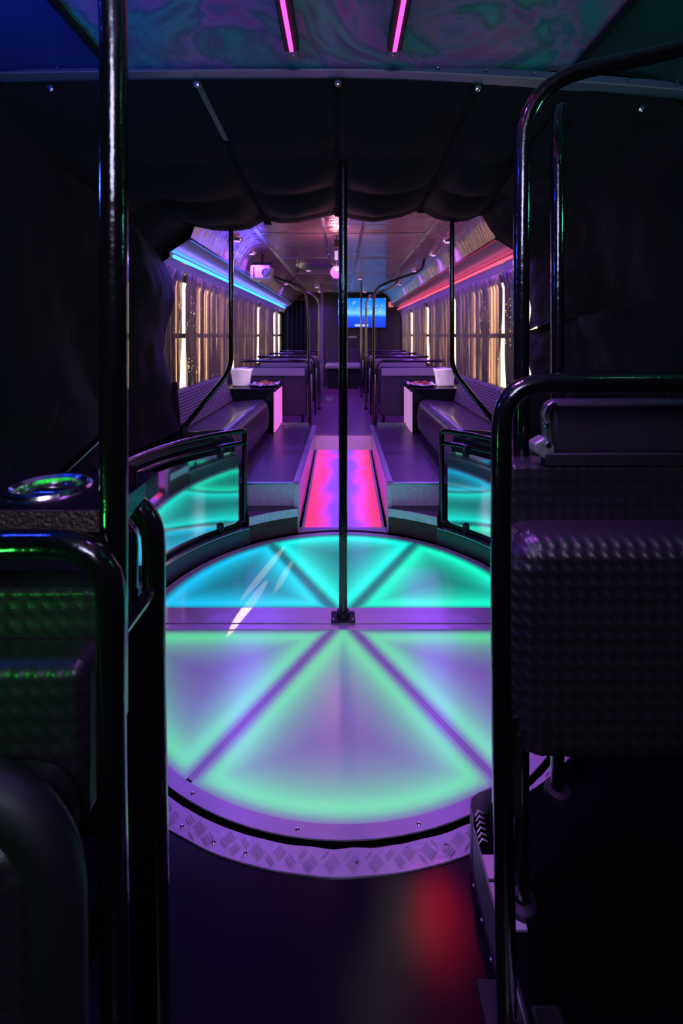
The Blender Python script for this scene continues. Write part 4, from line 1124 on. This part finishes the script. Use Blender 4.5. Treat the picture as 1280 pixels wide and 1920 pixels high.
# counter with cup holder
ct = empty('cup_counter', (-.4, .62, 1.04), 'glossy black counter with textured edge in the left foreground', 'counter')
m_counter = M('counter_gloss', (.006, .005, .009), .18, bump=(80, .1), coat=.5)
xh, yh, rh_ = (92 - VX) / F * .645, .645, .052
# top slab with a hole
v = []; f = []; n = 40; x0, x1, y0, y1 = -.80, -.285, .562, .715
for i in range(n):
    a = 2 * PI * i / n; c_, s_ = math.cos(a), math.sin(a); v.append((xh + .040 * c_, yh + .040 * s_, 1.04))
    ks = [((x1 - xh) / c_) if c_ > 1e-6 else ((x0 - xh) / c_ if c_ < -1e-6 else 9), ((y1 - yh) / s_) if s_ > 1e-6 else ((y0 - yh) / s_ if s_ < -1e-6 else 9)]
    k = min(ks); v.append((xh + k * c_, yh + k * s_, 1.04))
for i in range(n): j = (i + 1) % n; f.append((2 * i, 2 * i + 1, 2 * j + 1, 2 * j))
mb = MB().add(v, f)
for cx_, cy_ in ((x0, y0), (x0, y1), (x1, y0), (x1, y1)):
    for i in range(n):
        j = (i + 1) % n; p, q = Vector(v[2 * i + 1]), Vector(v[2 * j + 1])
        if (abs(p.x - cx_) < 1e-6 and abs(q.y - cy_) < 1e-6 and abs(q.x - cx_) > 1e-6) or (abs(p.y - cy_) < 1e-6 and abs(q.x - cx_) < 1e-6 and abs(p.x - cx_) > 1e-6):
            mb.add([(cx_, cy_, 1.04), v[2 * i + 1], v[2 * j + 1]], [(0, 1, 2)])
mb.build('top', m_counter, ct)
o = MB().box(x0, x1, y0 - .004, y0, 1.016, 1.0405).build('edge_strip', M('brown_textured_edge', (.09, .06, .05), .35, .4, bump=(160, .8)), ct)
MB().box(x0, x1, y1, y1 + .004, 1.01, 1.04).build('rear_lip', m_counter, ct)
MB().box(x1, x1 + .004, y0, y1, 1.01, 1.04).build('end_cap', m_counter, ct)
ch = MB().lathe([(.0392, -.012), (.040, .002), (.046, .006), (.052, .004), (.054, .0), (.051, .0)], (xh, yh, 1.040), 48).build('cup_holder', m_chrome, ct)
MB().lathe([(.040, 0), (.038, -.05), (.0, -.055)], (xh, yh, 1.040), 32).build('well', M('green_lit_well', (.10, .2, .10), .25, emit=(.0, .55, .02), estr=.35), ch)
gl = MB().lathe([(.0, 0), (.008, 0), (.010, -.006)], (xh, yh, .992), 12).build('led', E('green_led', (.02, 1, .05), 6), ch)
lamp('POINT', 'cup_led', (xh, yh, 1.01), (.02, 1, .06), .35, size=.01)

# left seat pads
ls = empty('left_tip_up_seat', (-.45, .6, .105), 'black dimpled seat with stacked pads in the left foreground', 'seat')
dimple_pad('backrest', -.90, -.31, .60, .922, .605, .05, .012, .008, .0224, .0022, m_quilt, ls)
dimple_pad('seat_cushion', -.90, -.305, .66, .862, .548, .05, .02, .018, .0224, .0035, m_quilt, ls)
# rounded shell and lower pad close to the camera
def shell(u, v):
    a = PI * .62 * v; x = -.335 - .50 * u
    return Vector((x + 0, .50 - .05 * math.sin(a) , .715 - .10 * (1 - math.cos(a)) + .012 * math.sin(PI * min(1, u * 1.2))))
MB().tube(fillet([(-.80, .475, .80), (-.34, .475, .79), (-.288, .475, .72), (-.286, .475, .45)], [0, .06, .08]), .026, 14).build('arm_roll', m_black, ls)
dimple_pad('lower_cushion', -.90, -.300, .20, .765, .445, .09, .05, .04, .0224, .0045, m_quilt, ls)
lamp('POINT', 'green_fill_bulb', (-.50, .36, .93), (.05, 1, .1), .9, size=.015)  # added green light on the left pads, source out of view
gm = MB().lathe([(0, -.012), (.014, -.010), (.018, 0)], (-.53, .40, 1.01), 14).build('green_fill_lamp', E('green_fill_lens', (.05, 1, .1), 2.5), org=(-.53, .4, 1.01))
tag(gm, 'unseen green lamp added to light the left seat pads', 'lamp')

# added spot beams from the pendant's place, with no lamp heads

def beam(px, py, ln_deg, wd, col, e, src=(-.055, 4.0, 1.72)):
    Y = H * F / (py - VY); t = Vector(((px - VX) / F * Y, Y, 0))
    o = lamp('SPOT', 'added_beam', src, col, e, aim=t, size=.004, spot=math.radians(ln_deg), blend=.35)
    o.scale = (wd, 1, 1); return o
beam(500, 1066, 11.5, .10, (1, .70, .36), 600)  # cream spots stand in for streaks of sunlight on the disc
beam(533, 1078, 6.5, .14, (1, .70, .36), 420)
beam(470, 1131, 7.5, .15, (1, .70, .36), 600)
for px, py in ((545, 800), (541, 841), (763, 891), (738, 833), (712, 806)):
    Y = (H - .295) * F / (py - VY); t = Vector(((px - VX) / F * Y, Y, .295))
    lamp('SPOT', 'added_beam', (-.055, 4.0, 1.72), (1, .01, .06), 420, aim=t, size=.002, spot=math.radians(1.2), blend=.6)
# unseen spots added under the liner to mirror red and pale in the floor
for x, y, col, e, tx, ty, sz in ((.52, 2.60, (1, .01, .03), 11, .205, 1.00, 4.2), (.50, 2.45, (1, .01, .05), 2.2, .235, .93, 9), (.334, 2.5, (.9, .75, .55), 1.1, .134, 1.007, 5), (.167, 2.19, (.8, .65, .6), .6, .067, .879, 7)):
    lamp('SPOT', 'added_floor_spot', (x, y, 1.86), col, e, aim=(tx, ty, 0), size=.03, spot=math.radians(sz), blend=1)

for px, py in ((448, 702), (829, 704)):
    lamp('SPOT', 'added_beam', (-.055, 4.0, 1.72), (1, .72, .85), 90, aim=P(px, py, 4.68), size=.01, spot=math.radians(13), blend=.8)  # added pale beams that brighten the paper buckets
